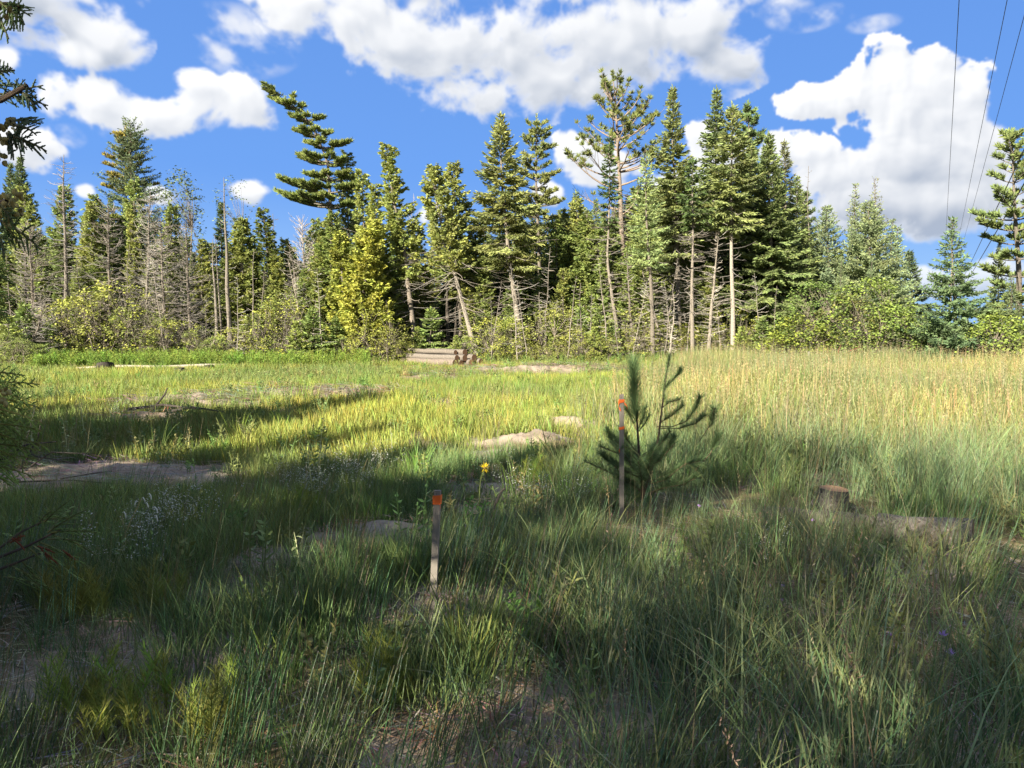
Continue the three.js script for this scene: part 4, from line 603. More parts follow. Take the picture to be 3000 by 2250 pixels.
function scatter(name, label, category, geos, mat, spots) {   // spots: [x, z, scale, turn, colour, tilt]
  const byGeo = geos.map(() => []); spots.forEach((s, i) => byGeo[i % geos.length].push(s));
  const all = new THREE.Group(); all.name = numbered(name); tag(all, label, category, null, 'stuff'); scene.add(all);
  byGeo.forEach((list, k) => {
    const m = new THREE.InstancedMesh(geos[k], mat, list.length), M = new THREE.Matrix4(), q = new THREE.Quaternion(), e = new THREE.Euler(), c = new THREE.Color();
    list.forEach(([x, z, s, turn, col, tx = 0, tz = 0, sy = s], i) => { e.set(tx, turn, tz); q.setFromEuler(e); M.compose(V(x, ground(x, z), z), q, V(s, sy, s)); m.setMatrixAt(i, M); c.setRGB(col[0], col[1], col[2]); m.setColorAt(i, c); });
    m.name = 'tufts'; m.castShadow = m.receiveShadow = true; m.userData.kind = 'stuff'; all.add(m);
  });
}
// where the lush lawn meets the tall rough grass, and what is kept more open
const oldLog = [at(2050, 1500, 6.6), at(2850, 1600, 5.25), at(2437, 1500, 6.3)];
const opened = (x, z) => { const [a, b, s] = oldLog; let t = clamp(((x - a.x) * (b.x - a.x) + (z - a.z) * (b.z - a.z)) / ((b.x - a.x) ** 2 + (b.z - a.z) ** 2)); const dx = x - mix(a.x, b.x, t), dz = z - mix(a.z, b.z, t); const l = Math.hypot(dx * 1.2, dz > 0 ? dz * 0.62 : dz * 1.6), st = Math.hypot((x - s.x) * 1.6, (z - s.z) * (z > s.z ? 0.6 : 1.5)), pine = Math.hypot((x - 1.05) * 1.3, (z + 5.6) * 0.75); return Math.max(smooth(0.8, 0.25, l), smooth(0.6, 0.25, st), smooth(0.85, 0.3, pine) * 0.9, z > -29.6 && z < -26 && Math.abs(x + 3.2) < 1.9 ? 0.85 : 0, smooth(0.75, 0.3, Math.hypot(x + 2.35, (z + 3.6) * 0.8)) * 0.9); };   // thinner growth round the old log, the stump and the sapling
const halfW = (D) => 0.70 * D + 1.2;
const seam = (z) => curve([[-32, 6.4], [-26, 5.4], [-18, 3.2], [-12, 1.7], [-8, 0.9], [-6, 0.35], [-4, -0.15], [-1, -0.6]], z);
const rough = (x, z) => smooth(-0.6, 0.9, x - seam(z) + (noise2(x * 0.8, z * 0.8) - 0.5) * 1.6);
const field = (fn, D0, D1, per) => { const out = []; let d = D0; while (d < D1) { const step = Math.max(0.12, d * 0.02), area = 2 * halfW(d) * step, dens = per(d), n = area * dens, cnt = Math.floor(n) + (GR() < n % 1 ? 1 : 0); for (let i = 0; i < cnt; i++) { const z = -(d + GR() * step), x = (GR() * 2 - 1) * halfW(d), s = fn(x, z, -z); if (s) out.push(s); } d += step; } return out; };
const inWood = (x, z) => -z > 33.5;
const patch = (x, z, f, o = 0) => noise2(x * f + o, z * f + o * 1.7);

// lush lawn, fine and yellow green
{
  const col = [0.21, 0.255, 0.055], geosFar = [1, 2, 3].map((i) => grassTuft({ n: 20, h: 0.34, wid: 0.017, rad: 0.18, segs: 2, lean: 0.45, bend: 0.6, col, seed: 500 + i })), geosNear = [1, 2, 3, 4].map((i) => grassTuft({ n: 34, h: 0.34, wid: 0.0055, rad: 0.12, segs: 4, lean: 0.5, bend: 0.9, col: [0.18, 0.255, 0.075], seed: 510 + i }));
  const tone = (x, z) => { const p = patch(x, z, 0.35, 3), q = patch(x, z, 1.1, 8); return [mix(0.6, 1.35, p) * mix(0.7, 1.3, q) * (0.8 + 0.4 * GR()), mix(0.7, 1.2, p) * mix(0.8, 1.2, q) * (0.85 + 0.3 * GR()), mix(0.8, 1.3, q)]; };
  scatter('lawn_grass', 'fine bright green grass covering the left clearing', 'grass', geosFar, grassMat, field((x, z, D) => { const s = Math.max(sandiness(x, z), 0.8 * sandiness(x, z - 0.5)), r = rough(x, z), cov = (1 - s * 0.95) * (1 - r * 0.85) * smooth(0.16, 0.4, patch(x, z, 0.7, 21) + 0.12); if (GR() > cov) return null; const sc = (0.34 + 0.52 * patch(x, z, 0.5, 5) + GR() * 0.22) * (1 - 0.45 * smooth(0.05, 0.5, moundAt(x, z - 0.6)[0])) * (1 - 0.6 * opened(x, z)); return [x, z, sc, GR() * 6.283, tone(x, z), 0, 0, sc * (0.8 + 0.4 * GR())]; }, 8.5, 36, (D) => mix(44, 22, smooth(10, 30, D))));
  scatter('meadow_grass', 'fine green grass of the shaded middle ground', 'grass', geosNear, grassMat, field((x, z, D) => { const s = sandiness(x, z), r = rough(x, z), cov = (1 - s * 0.95) * (1 - r * 0.8) * smooth(0.18, 0.45, patch(x, z, 0.9, 21) + 0.08) * mix(0.3, 1, smooth(2.2, 5.0, D + (patch(x, z, 0.8, 2) - 0.5) * 2.5)); if (GR() > cov) return null; const sc = (0.4 + 0.75 * patch(x, z, 0.6, 5) + GR() * 0.3) * (1 - 0.45 * smooth(0.05, 0.5, moundAt(x, z - 0.3)[0])) * (1 - 0.4 * opened(x, z)); return [x, z, sc, GR() * 6.283, tone(x, z), 0, 0, sc]; }, 1.4, 8.6, (D) => mix(95, 60, smooth(2, 8, D))));
}
// taller tussocks and leafy herbs that break the lawn
{
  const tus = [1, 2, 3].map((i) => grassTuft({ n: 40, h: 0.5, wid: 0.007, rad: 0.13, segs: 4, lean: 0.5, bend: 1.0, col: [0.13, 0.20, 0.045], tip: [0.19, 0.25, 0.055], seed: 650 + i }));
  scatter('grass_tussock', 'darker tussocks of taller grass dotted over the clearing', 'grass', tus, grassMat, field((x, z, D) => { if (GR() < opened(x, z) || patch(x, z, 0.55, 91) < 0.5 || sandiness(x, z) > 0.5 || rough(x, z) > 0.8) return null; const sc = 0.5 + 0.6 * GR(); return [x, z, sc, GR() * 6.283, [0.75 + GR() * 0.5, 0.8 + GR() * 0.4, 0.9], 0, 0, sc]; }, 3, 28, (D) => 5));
  const hb = [1, 2, 3].map((i) => leafyWeed({ h: 0.34, n: 7, leaf: 0.07, seed: 660 + i, col: [[0.16, 0.215, 0.08], [0.13, 0.2, 0.06], [0.2, 0.23, 0.09]][i - 1], rad: 0.08, stems: 3 }));
  scatter('meadow_herbs', 'small leafy herbs scattered through the grass', 'herbs', hb, broadMat, field((x, z, D) => { if (GR() < opened(x, z) || patch(x, z, 0.7, 101) < 0.42) return null; const sc = 0.6 + 0.8 * GR(); return [x, z, sc, GR() * 6.283, [0.8 + GR() * 0.5, 0.85 + GR() * 0.4, 0.9], 0, 0, sc]; }, 2.5, 28, (D) => 4));
}
// tall rough grass on the right, olive with straw coloured seed heads
{
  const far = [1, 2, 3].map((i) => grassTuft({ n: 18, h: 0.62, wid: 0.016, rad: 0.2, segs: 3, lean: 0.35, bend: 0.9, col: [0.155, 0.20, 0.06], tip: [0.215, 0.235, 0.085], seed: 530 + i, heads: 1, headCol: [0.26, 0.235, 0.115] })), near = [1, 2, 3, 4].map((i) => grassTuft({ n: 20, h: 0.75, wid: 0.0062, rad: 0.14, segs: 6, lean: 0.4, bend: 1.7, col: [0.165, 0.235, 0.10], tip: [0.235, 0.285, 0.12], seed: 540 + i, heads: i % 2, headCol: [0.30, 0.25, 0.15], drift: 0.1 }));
  const tone = (x, z) => { const p = patch(x, z, 0.3, 33), q = patch(x, z, 1.3, 12); return [mix(0.7, 1.3, p) * mix(0.75, 1.25, q) * (0.8 + 0.4 * GR()), mix(0.78, 1.18, p) * mix(0.82, 1.18, q) * (0.85 + 0.3 * GR()), mix(0.9, 1.15, p)]; };
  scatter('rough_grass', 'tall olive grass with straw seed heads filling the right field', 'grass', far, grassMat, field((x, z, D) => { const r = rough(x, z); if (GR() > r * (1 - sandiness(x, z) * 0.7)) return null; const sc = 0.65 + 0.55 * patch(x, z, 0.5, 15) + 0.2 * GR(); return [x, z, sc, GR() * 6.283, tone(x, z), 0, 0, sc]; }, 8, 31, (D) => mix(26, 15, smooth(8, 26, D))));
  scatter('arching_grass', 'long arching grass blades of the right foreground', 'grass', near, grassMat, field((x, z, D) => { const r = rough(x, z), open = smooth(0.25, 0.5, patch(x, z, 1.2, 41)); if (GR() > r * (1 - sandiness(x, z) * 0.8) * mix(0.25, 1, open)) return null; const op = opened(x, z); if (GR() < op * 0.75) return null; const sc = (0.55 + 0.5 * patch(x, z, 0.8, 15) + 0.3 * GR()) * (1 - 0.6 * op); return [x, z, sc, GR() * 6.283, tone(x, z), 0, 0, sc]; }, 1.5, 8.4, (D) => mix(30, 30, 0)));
}
// scouring rush, horsetail, straw
{
  const rush = [1, 2, 3, 4].map((i) => rushTuft({ n: 9, h: 0.52, r: 0.0030, rad: 0.13, seed: 560 + i, col: i === 4 ? [0.2, 0.23, 0.09] : [0.105, 0.175, 0.085], node: [0.32, 0.33, 0.24] }));
  scatter('scouring_rush', 'dark green jointed scouring rush stems of the foreground', 'rush', rush, grassMat, field((x, z, D) => { const p = smooth(0.3, 0.6, patch(x, z, 0.7, 61)); if (GR() > mix(0.25, 1, p) * (1 - sandiness(x, z) * 0.85) * smooth(9, 5, D) * (1 - 0.8 * opened(x, z))) return null; const sc = (0.55 + 0.55 * GR()) * mix(1, 0.75, smooth(3.5, 6, D)); return [x, z, sc, 0, [1, 1, 1].map(() => 0.8 + GR() * 0.4), (GR() - 0.5) * 0.2, -0.1 + (GR() - 0.5) * 0.2, sc]; }, 1.2, 9, (D) => mix(42, 16, smooth(2.5, 8, D))));
  const dry = [1, 2].map((i) => rushTuft({ n: 6, h: 0.6, r: 0.0018, rad: 0.2, seed: 570 + i, col: [0.24, 0.2, 0.11], node: [0.3, 0.26, 0.17] }));
  scatter('dry_rush', 'thin dry brownish stems standing among the grass', 'rush', dry, grassMat, field((x, z, D) => { const p = smooth(0.4, 0.65, patch(x, z, 0.6, 71)); if (GR() > p) return null; const sc = 0.6 + 0.7 * GR(); return [x, z, sc, 0, [1, 1, 1].map(() => 0.7 + GR() * 0.5), (GR() - 0.5) * 0.3, (GR() - 0.5) * 0.3, sc]; }, 3, 16, (D) => mix(3, 3, smooth(3, 12, D))));
  const ht = [1, 2, 3].map((i) => horsetail({ h: 0.27, whorls: 8, per: 7, len: 0.12, seed: 580 + i, col: [0.24, 0.30, 0.06] }));
  const clumps = [[230, 2140, 0.13, 7], [300, 2200, 0.12, 6], [640, 2215, 0.12, 5], [180, 1850, 0.13, 7], [430, 1840, 0.14, 4], [1130, 2090, 0.12, 5], [1590, 1440, 0.12, 6], [880, 1530, 0.3, 6]], spots = [];
  for (const [sx, sy, rad, n] of clumps) { const D = EYE * F / (sy - 955), cx = xAt(sx, D); for (let i = 0; i < n; i++) { const a = GR() * 6.283, r = rad * Math.sqrt(GR()), sc = 0.7 + 0.7 * GR(); spots.push([cx + Math.cos(a) * r, -D + Math.sin(a) * r * 0.7, sc, GR() * 6.283, [0.8 + GR() * 0.4, 0.8 + GR() * 0.4, 1], (GR() - 0.5) * 0.3, (GR() - 0.5) * 0.3, sc]); } }
  scatter('field_horsetail', 'feathery yellow green horsetail in loose clumps', 'horsetail', ht, grassMat, spots);
  const lt = [1, 2, 3].map((i) => litter({ n: 34, rad: 0.24, seed: 590 + i }));
  scatter('dead_straw', 'pale dead straw lying on the sand', 'straw', lt, grassMat, field((x, z, D) => [x, z, 0.7 + 0.7 * GR(), GR() * 6.283, [1, 1, 1].map(() => 0.75 + GR() * 0.4)], 1.2, 9, (D) => mix(20, 8, smooth(2, 8, D))));
  const onSand = []; for (const [mx, mz, rx, rz] of mounds) { const n = Math.ceil(rx * rz * 16); for (let i = 0; i < n; i++) { const a = GR() * 6.283, r = 1.3 * Math.sqrt(GR()); onSand.push([mx + Math.cos(a) * r * rx, mz + Math.sin(a) * r * rz, (0.8 + GR()) * mix(1, 2, smooth(6, 20, -mz)), GR() * 6.283, [1, 1, 1].map(() => 0.4 + GR() * 0.6)]); } }
  scatter('mound_debris', 'dead twigs and straw strewn over the bare sandy humps', 'debris', lt, grassMat, onSand);
}
// lime green weeds along the foot of the left wood, low herbs elsewhere
{
  const w = [1, 2, 3].map((i) => leafyWeed({ h: 0.75, n: 9, leaf: 0.13, seed: 600 + i, col: [0.15, 0.235, 0.035], rad: 0.2, stems: 6 })), spots = [];
  for (let i = 0; i < 1500; i++) { const sx = 90 + GR() * 1000, D = 27.5 + GR() * 4.5, x = xAt(sx, D), dens = sx < 700 ? 1 : 0.35; if (x > -5.4 && x < -1.5 && D < 32) continue; if (GR() > dens * smooth(0.2, 0.5, patch(x, -D, 0.8, 3) + 0.15)) continue; const sc = 0.5 + 0.5 * GR(); spots.push([x, -D, sc, GR() * 6.283, [0.85 + GR() * 0.4, 0.85 + GR() * 0.3, 1]]); }
  scatter('edge_weeds', 'lime green leafy weeds along the foot of the left wood', 'weeds', w, broadMat, spots);
  const h = [1, 2].map((i) => leafyWeed({ h: 0.4, n: 7, leaf: 0.08, seed: 610 + i, col: [0.12, 0.17, 0.05], rad: 0.1, stems: 3 })), more = [];
  for (let i = 0; i < 900; i++) { const sx = 1050 + GR() * 1950, D = 29 + GR() * 3.5, x = xAt(sx, D), sc = 0.7 + 0.8 * GR(); if (x > -5.4 && x < -1.5 && D < 32) continue; more.push([x, -D, sc, GR() * 6.283, [0.9 + GR() * 0.6, 0.9 + GR() * 0.4, 0.9]]); }
  scatter('undergrowth', 'low leafy undergrowth along the foot of the trees', 'weeds', h, broadMat, more);
  // forest floor plants that fill the dark under the trees
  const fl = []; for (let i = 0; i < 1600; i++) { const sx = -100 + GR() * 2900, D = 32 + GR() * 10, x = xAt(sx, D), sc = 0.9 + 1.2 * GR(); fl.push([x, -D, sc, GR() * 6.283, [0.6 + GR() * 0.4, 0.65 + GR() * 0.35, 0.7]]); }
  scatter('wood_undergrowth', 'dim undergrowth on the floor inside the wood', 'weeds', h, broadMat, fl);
}

// ---------------------------------------------------------------- survey stakes
const woodDraw = (g, w, h) => { const R = rng(21); g.fillStyle = 'rgb(150,140,128)'; g.fillRect(0, 0, w, h); for (let i = 0; i < 900; i++) { const x = R() * w, v = 90 + R() * 110; g.strokeStyle = `rgba(${v},${v * 0.95},${v * 0.88},0.35)`; g.lineWidth = 0.6 + R() * 1.5; g.beginPath(); g.moveTo(x, R() * h); g.lineTo(x + (R() - 0.5) * 3, R() * h); g.stroke(); } for (let i = 0; i < 9; i++) { g.fillStyle = 'rgba(70,58,46,0.5)'; g.beginPath(); g.ellipse(R() * w, R() * h, 2 + R() * 3, 5 + R() * 7, 0, 0, 7); g.fill(); } };
const woodTex = canvasTex(128, 1024, woodDraw);
const stakeMat = new THREE.MeshStandardMaterial({ name: 'weathered_lath', map: woodTex, bumpMap: woodTex, bumpScale: 0.002, roughness: 0.9, color: new THREE.Color(0.66, 0.67, 0.69) });
const tapeMat = new THREE.MeshPhysicalMaterial({ name: 'orange_tape', color: new THREE.Color(0.85, 0.16, 0.02), roughness: 0.5, transmission: 0.25, thickness: 0, side: THREE.DoubleSide });
const boxUV = (w, h, d, top = 0) => { const g = new THREE.BoxGeometry(w, h, d, 2, 8, 1), p = g.attributes.position, R = rng(7); for (let i = 0; i < p.count; i++) { const y = p.getY(i) / h + 0.5; if (y > 0.99) p.setY(i, p.getY(i) + top * p.getX(i) / w); p.setX(i, p.getX(i) * (1 + (noise2(y * 9, p.getZ(i) > 0 ? 1 : 4) - 0.5) * 0.08)); } g.computeVertexNormals(); return g; };
function wrapBand(w, d, y, hgt, tilt, turns, seed) { const R = rng(seed), g = new GB(); for (let k = 0; k < turns; k++) { const ox = w / 2 + 0.0015 + k * 0.0007, oz = d / 2 + 0.0015 + k * 0.0007, dy = (R() - 0.5) * hgt * 0.7, hh = hgt * (0.45 + 0.3 * R()), tl = tilt * (R() - 0.3); const c = [[-ox, -oz], [0, -oz - 0.001], [ox, -oz], [ox, oz], [0, oz + 0.0015], [-ox, oz], [-ox, -oz]]; for (let i = 0; i < c.length - 1; i++) { const b = g.p.length / 3; for (const [x, z] of [c[i], c[i + 1]]) { const yy = y + dy + x / w * tl; g.p.push(x, yy - hh / 2, z, x, yy + hh / 2, z); g.c.push(1, 1, 1, 1, 1, 1); } g.i.push(b, b + 2, b + 1, b + 2, b + 3, b + 1); } } return g.build(); }
function stake(sx, syBase, sxTop, syTop, D, wid, dep, yaw, label, bands, tails) {
  const a = at(sx, syBase, D), b = at(sxTop, syTop, D), gy = ground(a.x, a.z), t = thing('survey_stake', label, 'stake', 'survey stakes'); t.position.set(a.x, gy - 0.12, a.z);
  const L = b.y - gy + 0.12; t.rotation.set(0.03, 0, -Math.atan2(b.x - a.x, L)); t.rotation.order = 'ZXY'; t.rotation.y = yaw;
  const g = boxUV(wid, L, dep, 0.004); g.translate(0, L / 2, 0); part('post', g, stakeMat, t);
  for (const [down, hgt, n] of bands) part('orange_tape', wrapBand(wid, dep, L - down, hgt, 0.012, n, Math.round(down * 1000)), tapeMat, t).userData.label = 'bright orange flagging tape wound round the post';
  for (const [down, pts, w] of tails ?? []) { const gb = new GB(); const v = pts.map(([x, y, z]) => V(x, L - down + y, z)); for (let i = 0; i < v.length; i++) { gb.p.push(v[i].x, v[i].y + w / 2, v[i].z, v[i].x + w * 0.2, v[i].y - w / 2, v[i].z + 0.004); gb.c.push(1, 1, 1, 1, 1, 1); if (i) { const k = i * 2; gb.i.push(k - 2, k - 1, k, k - 1, k + 1, k); } } part('tape_tail', gb.build(), tapeMat, t).userData.label = 'loose end of orange flagging tape'; }
  return shadowed(t);
}
stake(1262, 1880, 1284, 1432, 3.78, 0.036, 0.014, -0.32, 'grey survey stake with orange tape leaning in the near grass', [[0.045, 0.04, 4]], [[0.062, [[0.018, 0, 0.008], [0.022, -0.012, 0.01], [0.021, -0.03, 0.012]], 0.012]]);
stake(1822, 1480, 1819, 1154, 5.9, 0.036, 0.012, 0.1, 'survey stake with an orange tape bow beside the pine sapling', [[0.045, 0.03, 3], [0.275, 0.03, 2]], [[0.075, [[-0.018, 0.03, 0.008], [-0.032, 0.005, 0.012], [-0.026, -0.035, 0.012], [-0.012, -0.045, 0.01]], 0.026], [0.09, [[0.018, 0.02, 0.01], [0.038, 0.0, 0.014], [0.04, -0.025, 0.014]], 0.02], [0.44, [[-0.018, 0, 0.008], [-0.026, -0.02, 0.01], [-0.018, -0.05, 0.012]], 0.02]]);
stake(2369, 1090, 2369, 1030, 25, 0.06, 0.03, 0.2, 'plain pale stake at the far edge of the right field', []);
stake(2414, 1092, 2413, 1042, 24.5, 0.045, 0.03, 0.2, 'far stake with an orange top beside the plain pale one', [[0.08, 0.1, 3]]);
stake(2815, 1135, 2815, 1050, 20, 0.03, 0.02, 0.2, 'thin lone stake in the tall grass before the young larch', []);

// ---------------------------------------------------------------- logs, stumps, sticks
const logBark = canvasTex(512, 512, (g, w, h) => { const R = rng(91); g.fillStyle = 'rgb(128,120,110)'; g.fillRect(0, 0, w, h); for (let i = 0; i < 700; i++) { const x = R() * w, y = R() * h, v = R(), k = R(); g.fillStyle = k < 0.5 ? `rgba(${165 + v * 30},${152 + v * 30},${138 + v * 30},0.55)` : k < 0.8 ? `rgba(${88 + v * 30},${78 + v * 26},${68 + v * 22},0.55)` : `rgba(58,48,42,0.6)`; g.beginPath(); g.ellipse(x, y, 3 + R() * 16, 2 + R() * 7, (R() - 0.5) * 0.4, 0, 7); g.fill(); } });
const logMat = new THREE.MeshStandardMaterial({ name: 'log_bark', map: logBark, bumpMap: logBark, bumpScale: 0.012, vertexColors: true, roughness: 0.95 });
const ringTex = canvasTex(256, 256, (g, w) => { const R = rng(3); g.fillStyle = 'rgb(150,118,88)'; g.fillRect(0, 0, w, w); for (let r = 4; r < 130; r += 3 + R() * 5) { g.strokeStyle = `rgba(92,66,46,${0.25 + R() * 0.4})`; g.lineWidth = 1 + R() * 1.6; g.beginPath(); g.ellipse(128 + R() * 3, 128, r, r * (0.96 + R() * 0.06), 0, 0, 7); g.stroke(); } for (let i = 0; i < 9; i++) { const a = R() * 6.28; g.strokeStyle = 'rgba(50,36,26,0.6)'; g.lineWidth = 1 + R() * 1.5; g.beginPath(); g.moveTo(128 + Math.cos(a) * 10, 128 + Math.sin(a) * 10); g.lineTo(128 + Math.cos(a) * (50 + R() * 70), 128 + Math.sin(a) * (50 + R() * 70)); g.stroke(); } });
const endMat = new THREE.MeshStandardMaterial({ name: 'cut_end', map: ringTex, vertexColors: true, roughness: 0.95 });
function logThing(name, label, a, b, r0, r1, group, tone = [1, 1, 1], endTone = [1, 1, 1], sides = 18) {
  const t = thing(name, label, 'log', group); t.position.copy(a); const e = b.clone().sub(a), n = 12, pts = [], rad = []; for (let i = 0; i <= n; i++) { const u = i / n; pts.push(e.clone().multiplyScalar(u).add(V(0, (noise2(u * 3 + a.x * 9, 5) - 0.5) * 0.03, 0))); rad.push(mix(r0, r1, u) * (1 + (noise2(u * 7, a.x * 5) - 0.5) * 0.08)); }
  const g = new GB(true); g.tube(pts, rad, sides, tone, { lump: 0.05 }); part('bark', g.build(), logMat, t); const dir = e.clone().normalize();
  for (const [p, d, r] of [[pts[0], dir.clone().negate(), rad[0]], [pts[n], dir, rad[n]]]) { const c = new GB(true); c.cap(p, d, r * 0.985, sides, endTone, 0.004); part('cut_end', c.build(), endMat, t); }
  return shadowed(t);
}
{
  const right = V(-2.22, 0, -29.2), axis = V(-2.35, 0, -2.15).normalize(), perp = V(0.675, 0, -0.738), gy = ground(-3.4, -30.2) + 0.02;
  const names = [['lowest front log of the pile', 0, 0, 3.25, 0, 0.15], ['log lying on the lowest front log', 0.13, 1, 3.0, 0.05, 0.115], ['slim short log on the second layer of the pile', 0.34, 2, 2.85, 0.35, 0.095], ['log with a dark end in the middle of the pile', 0.42, 1, 2.9, -0.1, 0.125], ['top log of the pile', 0.62, 2, 2.3, 0.1, 0.125], ['log with a pale weathered cut end low in the pile', 0.62, 0.1, 2.9, -0.25, 0.125], ['log on the right shoulder of the pile', 0.86, 1, 2.8, -0.18, 0.13], ['lowest log at the right foot of the pile', 1.12, 0.1, 2.8, -0.3, 0.13], ['hidden lower log inside the pile', 0.33, 0, 2.9, 0.0, 0.13], ['hidden lower log near the right foot of the pile', 0.88, 0, 2.8, 0.0, 0.12]];
  names.forEach(([label, off, layer, len, shift, r], i) => { const y = gy + 0.13 + layer * 0.205, p = right.clone().addScaledVector(perp, off).addScaledVector(axis, shift); const b = V(p.x, y, p.z), a = b.clone().addScaledVector(axis, len).add(V(0, (i % 3 - 1) * 0.01, 0)); logThing('cut_log', label, a, b, r * 0.97, r * 1.03, 'logs stacked at the wood edge', i === 1 ? [0.5, 0.51, 0.52] : i === 0 ? [0.54, 0.51, 0.5] : [0.47, 0.47, 0.47], i === 5 ? [1.0, 1.0, 0.97] : [0.45, 0.4, 0.36]); });  // shade of the right-facing cut ends is put into their tone; one stays pale
}
// old log and stump in the right foreground
{
  const a = at(2570, 1572, 5.55), b = at(2850, 1600, 5.2); a.y = ground(a.x, a.z) + 0.08; b.y = ground(b.x, b.z) + 0.1;
  logThing('fallen_log', 'weathered grey log end lying half buried in the right foreground grass', a, b, 0.10, 0.135, null, [0.42, 0.43, 0.44], [0.6, 0.62, 0.65], 16);
  const a2 = at(2250, 1500, 6.25), b2 = at(2560, 1545, 5.75); a2.y = ground(a2.x, a2.z) - 0.02; b2.y = ground(b2.x, b2.z) + 0.0; logThing('fallen_log', 'low rotten log sunk in the grass before the stump', a2, b2, 0.09, 0.12, null, [0.36, 0.35, 0.33], [0.5, 0.5, 0.5], 12);
  const s = at(2437, 1500, 6.3), t = thing('tree_stump', 'grey sawn stump standing in the grass behind the old log', 'stump'); t.position.set(s.x, ground(s.x, s.z) - 0.05, s.z);
  const top = at(2437, 1432, 6.3).y - t.position.y, g = new GB(true); g.tube([V(0, 0, 0), V(0, top * 0.4, 0), V(0.005, top * 0.8, 0), V(0.01, top, 0)], [0.17, 0.135, 0.125, 0.118], 16, [0.36, 0.38, 0.40], { lump: 0.22 }); part('bark', g.build(), logMat, t); const c = new GB(true); c.cap(V(0.01, top, 0), V(0.03, 1, 0.05).normalize(), 0.119, 16, [0.9, 0.9, 0.9], 0.006); part('cut_top', c.build(), endMat, t); shadowed(t);
}
// the sawn stub leaning at the wood edge
{ const a = at(1662, 1035, 32.6), b = at(1621, 962, 32.6); a.y -= 0.15; logThing('leaning_stub', 'short sawn trunk stub leaning left at the wood edge', a, b, 0.15, 0.13, null, [0.85, 0.8, 0.74], [1.1, 1.05, 1], 12); }
{ const x = xAt(1606, 32), a = V(x, ground(x, -32) - 0.1, -32), b = V(x - 0.05, ground(x, -32) + 0.62, -32.05); logThing('tree_stump', 'small upright stump left of the leaning stub', a, b, 0.12, 0.09, null, [0.75, 0.7, 0.64], [0.9, 0.85, 0.8], 10); }
// fallen bleached trunk across the left clearing and dark stumps beside it
{ const a = at(225, 1082, 26.5), b = at(480, 1078, 26.8), c = at(720, 1071, 28); for (const p of [a, b, c]) p.y = ground(p.x, p.z) + 0.12; const t = thing('bleached_log', 'long thin bleached trunk lying along the far side of the left clearing', 'log'); t.position.copy(a); const g = new GB(true), rel = [V(0, 0, 0), b.clone().sub(a).multiplyScalar(0.5).add(V(0, 0.05, 0)), b.clone().sub(a), b.clone().lerp(c, 0.5).sub(a).add(V(0, 0.03, 0)), c.clone().sub(a)]; g.tube(rel, [0.05, 0.06, 0.065, 0.07, 0.075], 8, [0.62, 0.58, 0.5], { lump: 0.1 }); part('trunk', g.build(), barkMat, t); shadowed(t); }
for (const [sx, sy, D, r, h, label] of [[305, 1088, 25.8, 0.32, 0.42, 'large dark charred stump before the bleached trunk'], [610, 1084, 26.2, 0.2, 0.3, 'small dark stump at the middle of the bleached trunk'], [525, 1100, 24.5, 0.2, 0.3, 'dark upturned root in the lit grass']]) {
  const x = xAt(sx, D), t = thing('tree_stump', label, 'stump'); t.position.set(x, ground(x, -D) - 0.05, -D); const g = new GB(true); g.tube([V(0, 0, 0), V(0.02, h * 0.5, 0), V(0.03, h * 0.9, 0.02), V(0.03, h, 0.02)], [r * 1.2, r, r * 0.8, r * 0.35], 10, [0.06, 0.052, 0.045], { lump: 0.5 }); part('charred_wood', g.build(), barkMat, t); shadowed(t);
}
// dead brush
function brush(name, label, sx, sy, D, pieces, col, group) { const x = xAt(sx, D), t = thing(name, label, 'branch', group); t.position.set(x, ground(x, -D), -D); const g = new GB(true); for (const [pts, r0, r1] of pieces) g.tube(pts.map((p) => V(...p)), pts.map((_, i) => mix(r0, r1, i / (pts.length - 1))), 6, col, { lump: 0.2 }); part('wood', g.build(), barkMat, t); return shadowed(t); }
brush('dead_stick', 'dark bark covered stick leaning left out of the grass', 992, 1560, 4.7, [[[[0.02, -0.12, 0], [-0.05, 0.04, 0], [-0.105, 0.15, 0.01], [-0.15, 0.235, 0.01]], 0.016, 0.014], [[[-0.13, 0.2, 0], [-0.155, 0.225, 0.01], [-0.165, 0.245, 0.01]], 0.012, 0.004]], [0.13, 0.10, 0.09]);
brush('dead_stalk', 'pale broken mullein stalk leaning beside the sunflower', 1420, 1480, 5.6, [[[[0, -0.1, 0], [0.03, 0.08, 0], [0.09, 0.24, 0], [0.13, 0.33, 0.01]], 0.006, 0.006], [[[0.085, 0.23, 0], [0.12, 0.31, 0.005], [0.15, 0.345, 0.01]], 0.012, 0.007]], [0.34, 0.30, 0.26]);
brush('dead_branches', 'crossed bleached poles leaning in the left wood', 600, 975, 32, [[[[-0.5, -0.2, 0], [0.2, 0.7, 0], [0.75, 1.25, 0]], 0.04, 0.015], [[[0.5, -0.1, 0.2], [0.1, 0.5, 0.2], [-0.9, 0.95, 0.1]], 0.04, 0.015], [[[-0.1, -0.2, 0.1], [0.35, 0.6, 0.1], [0.55, 1.35, 0.1]], 0.035, 0.012], [[[-0.6, 0, 0], [0.0, 0.75, 0.1], [0.3, 1.1, 0.1]], 0.03, 0.012]], [0.5, 0.46, 0.41]);
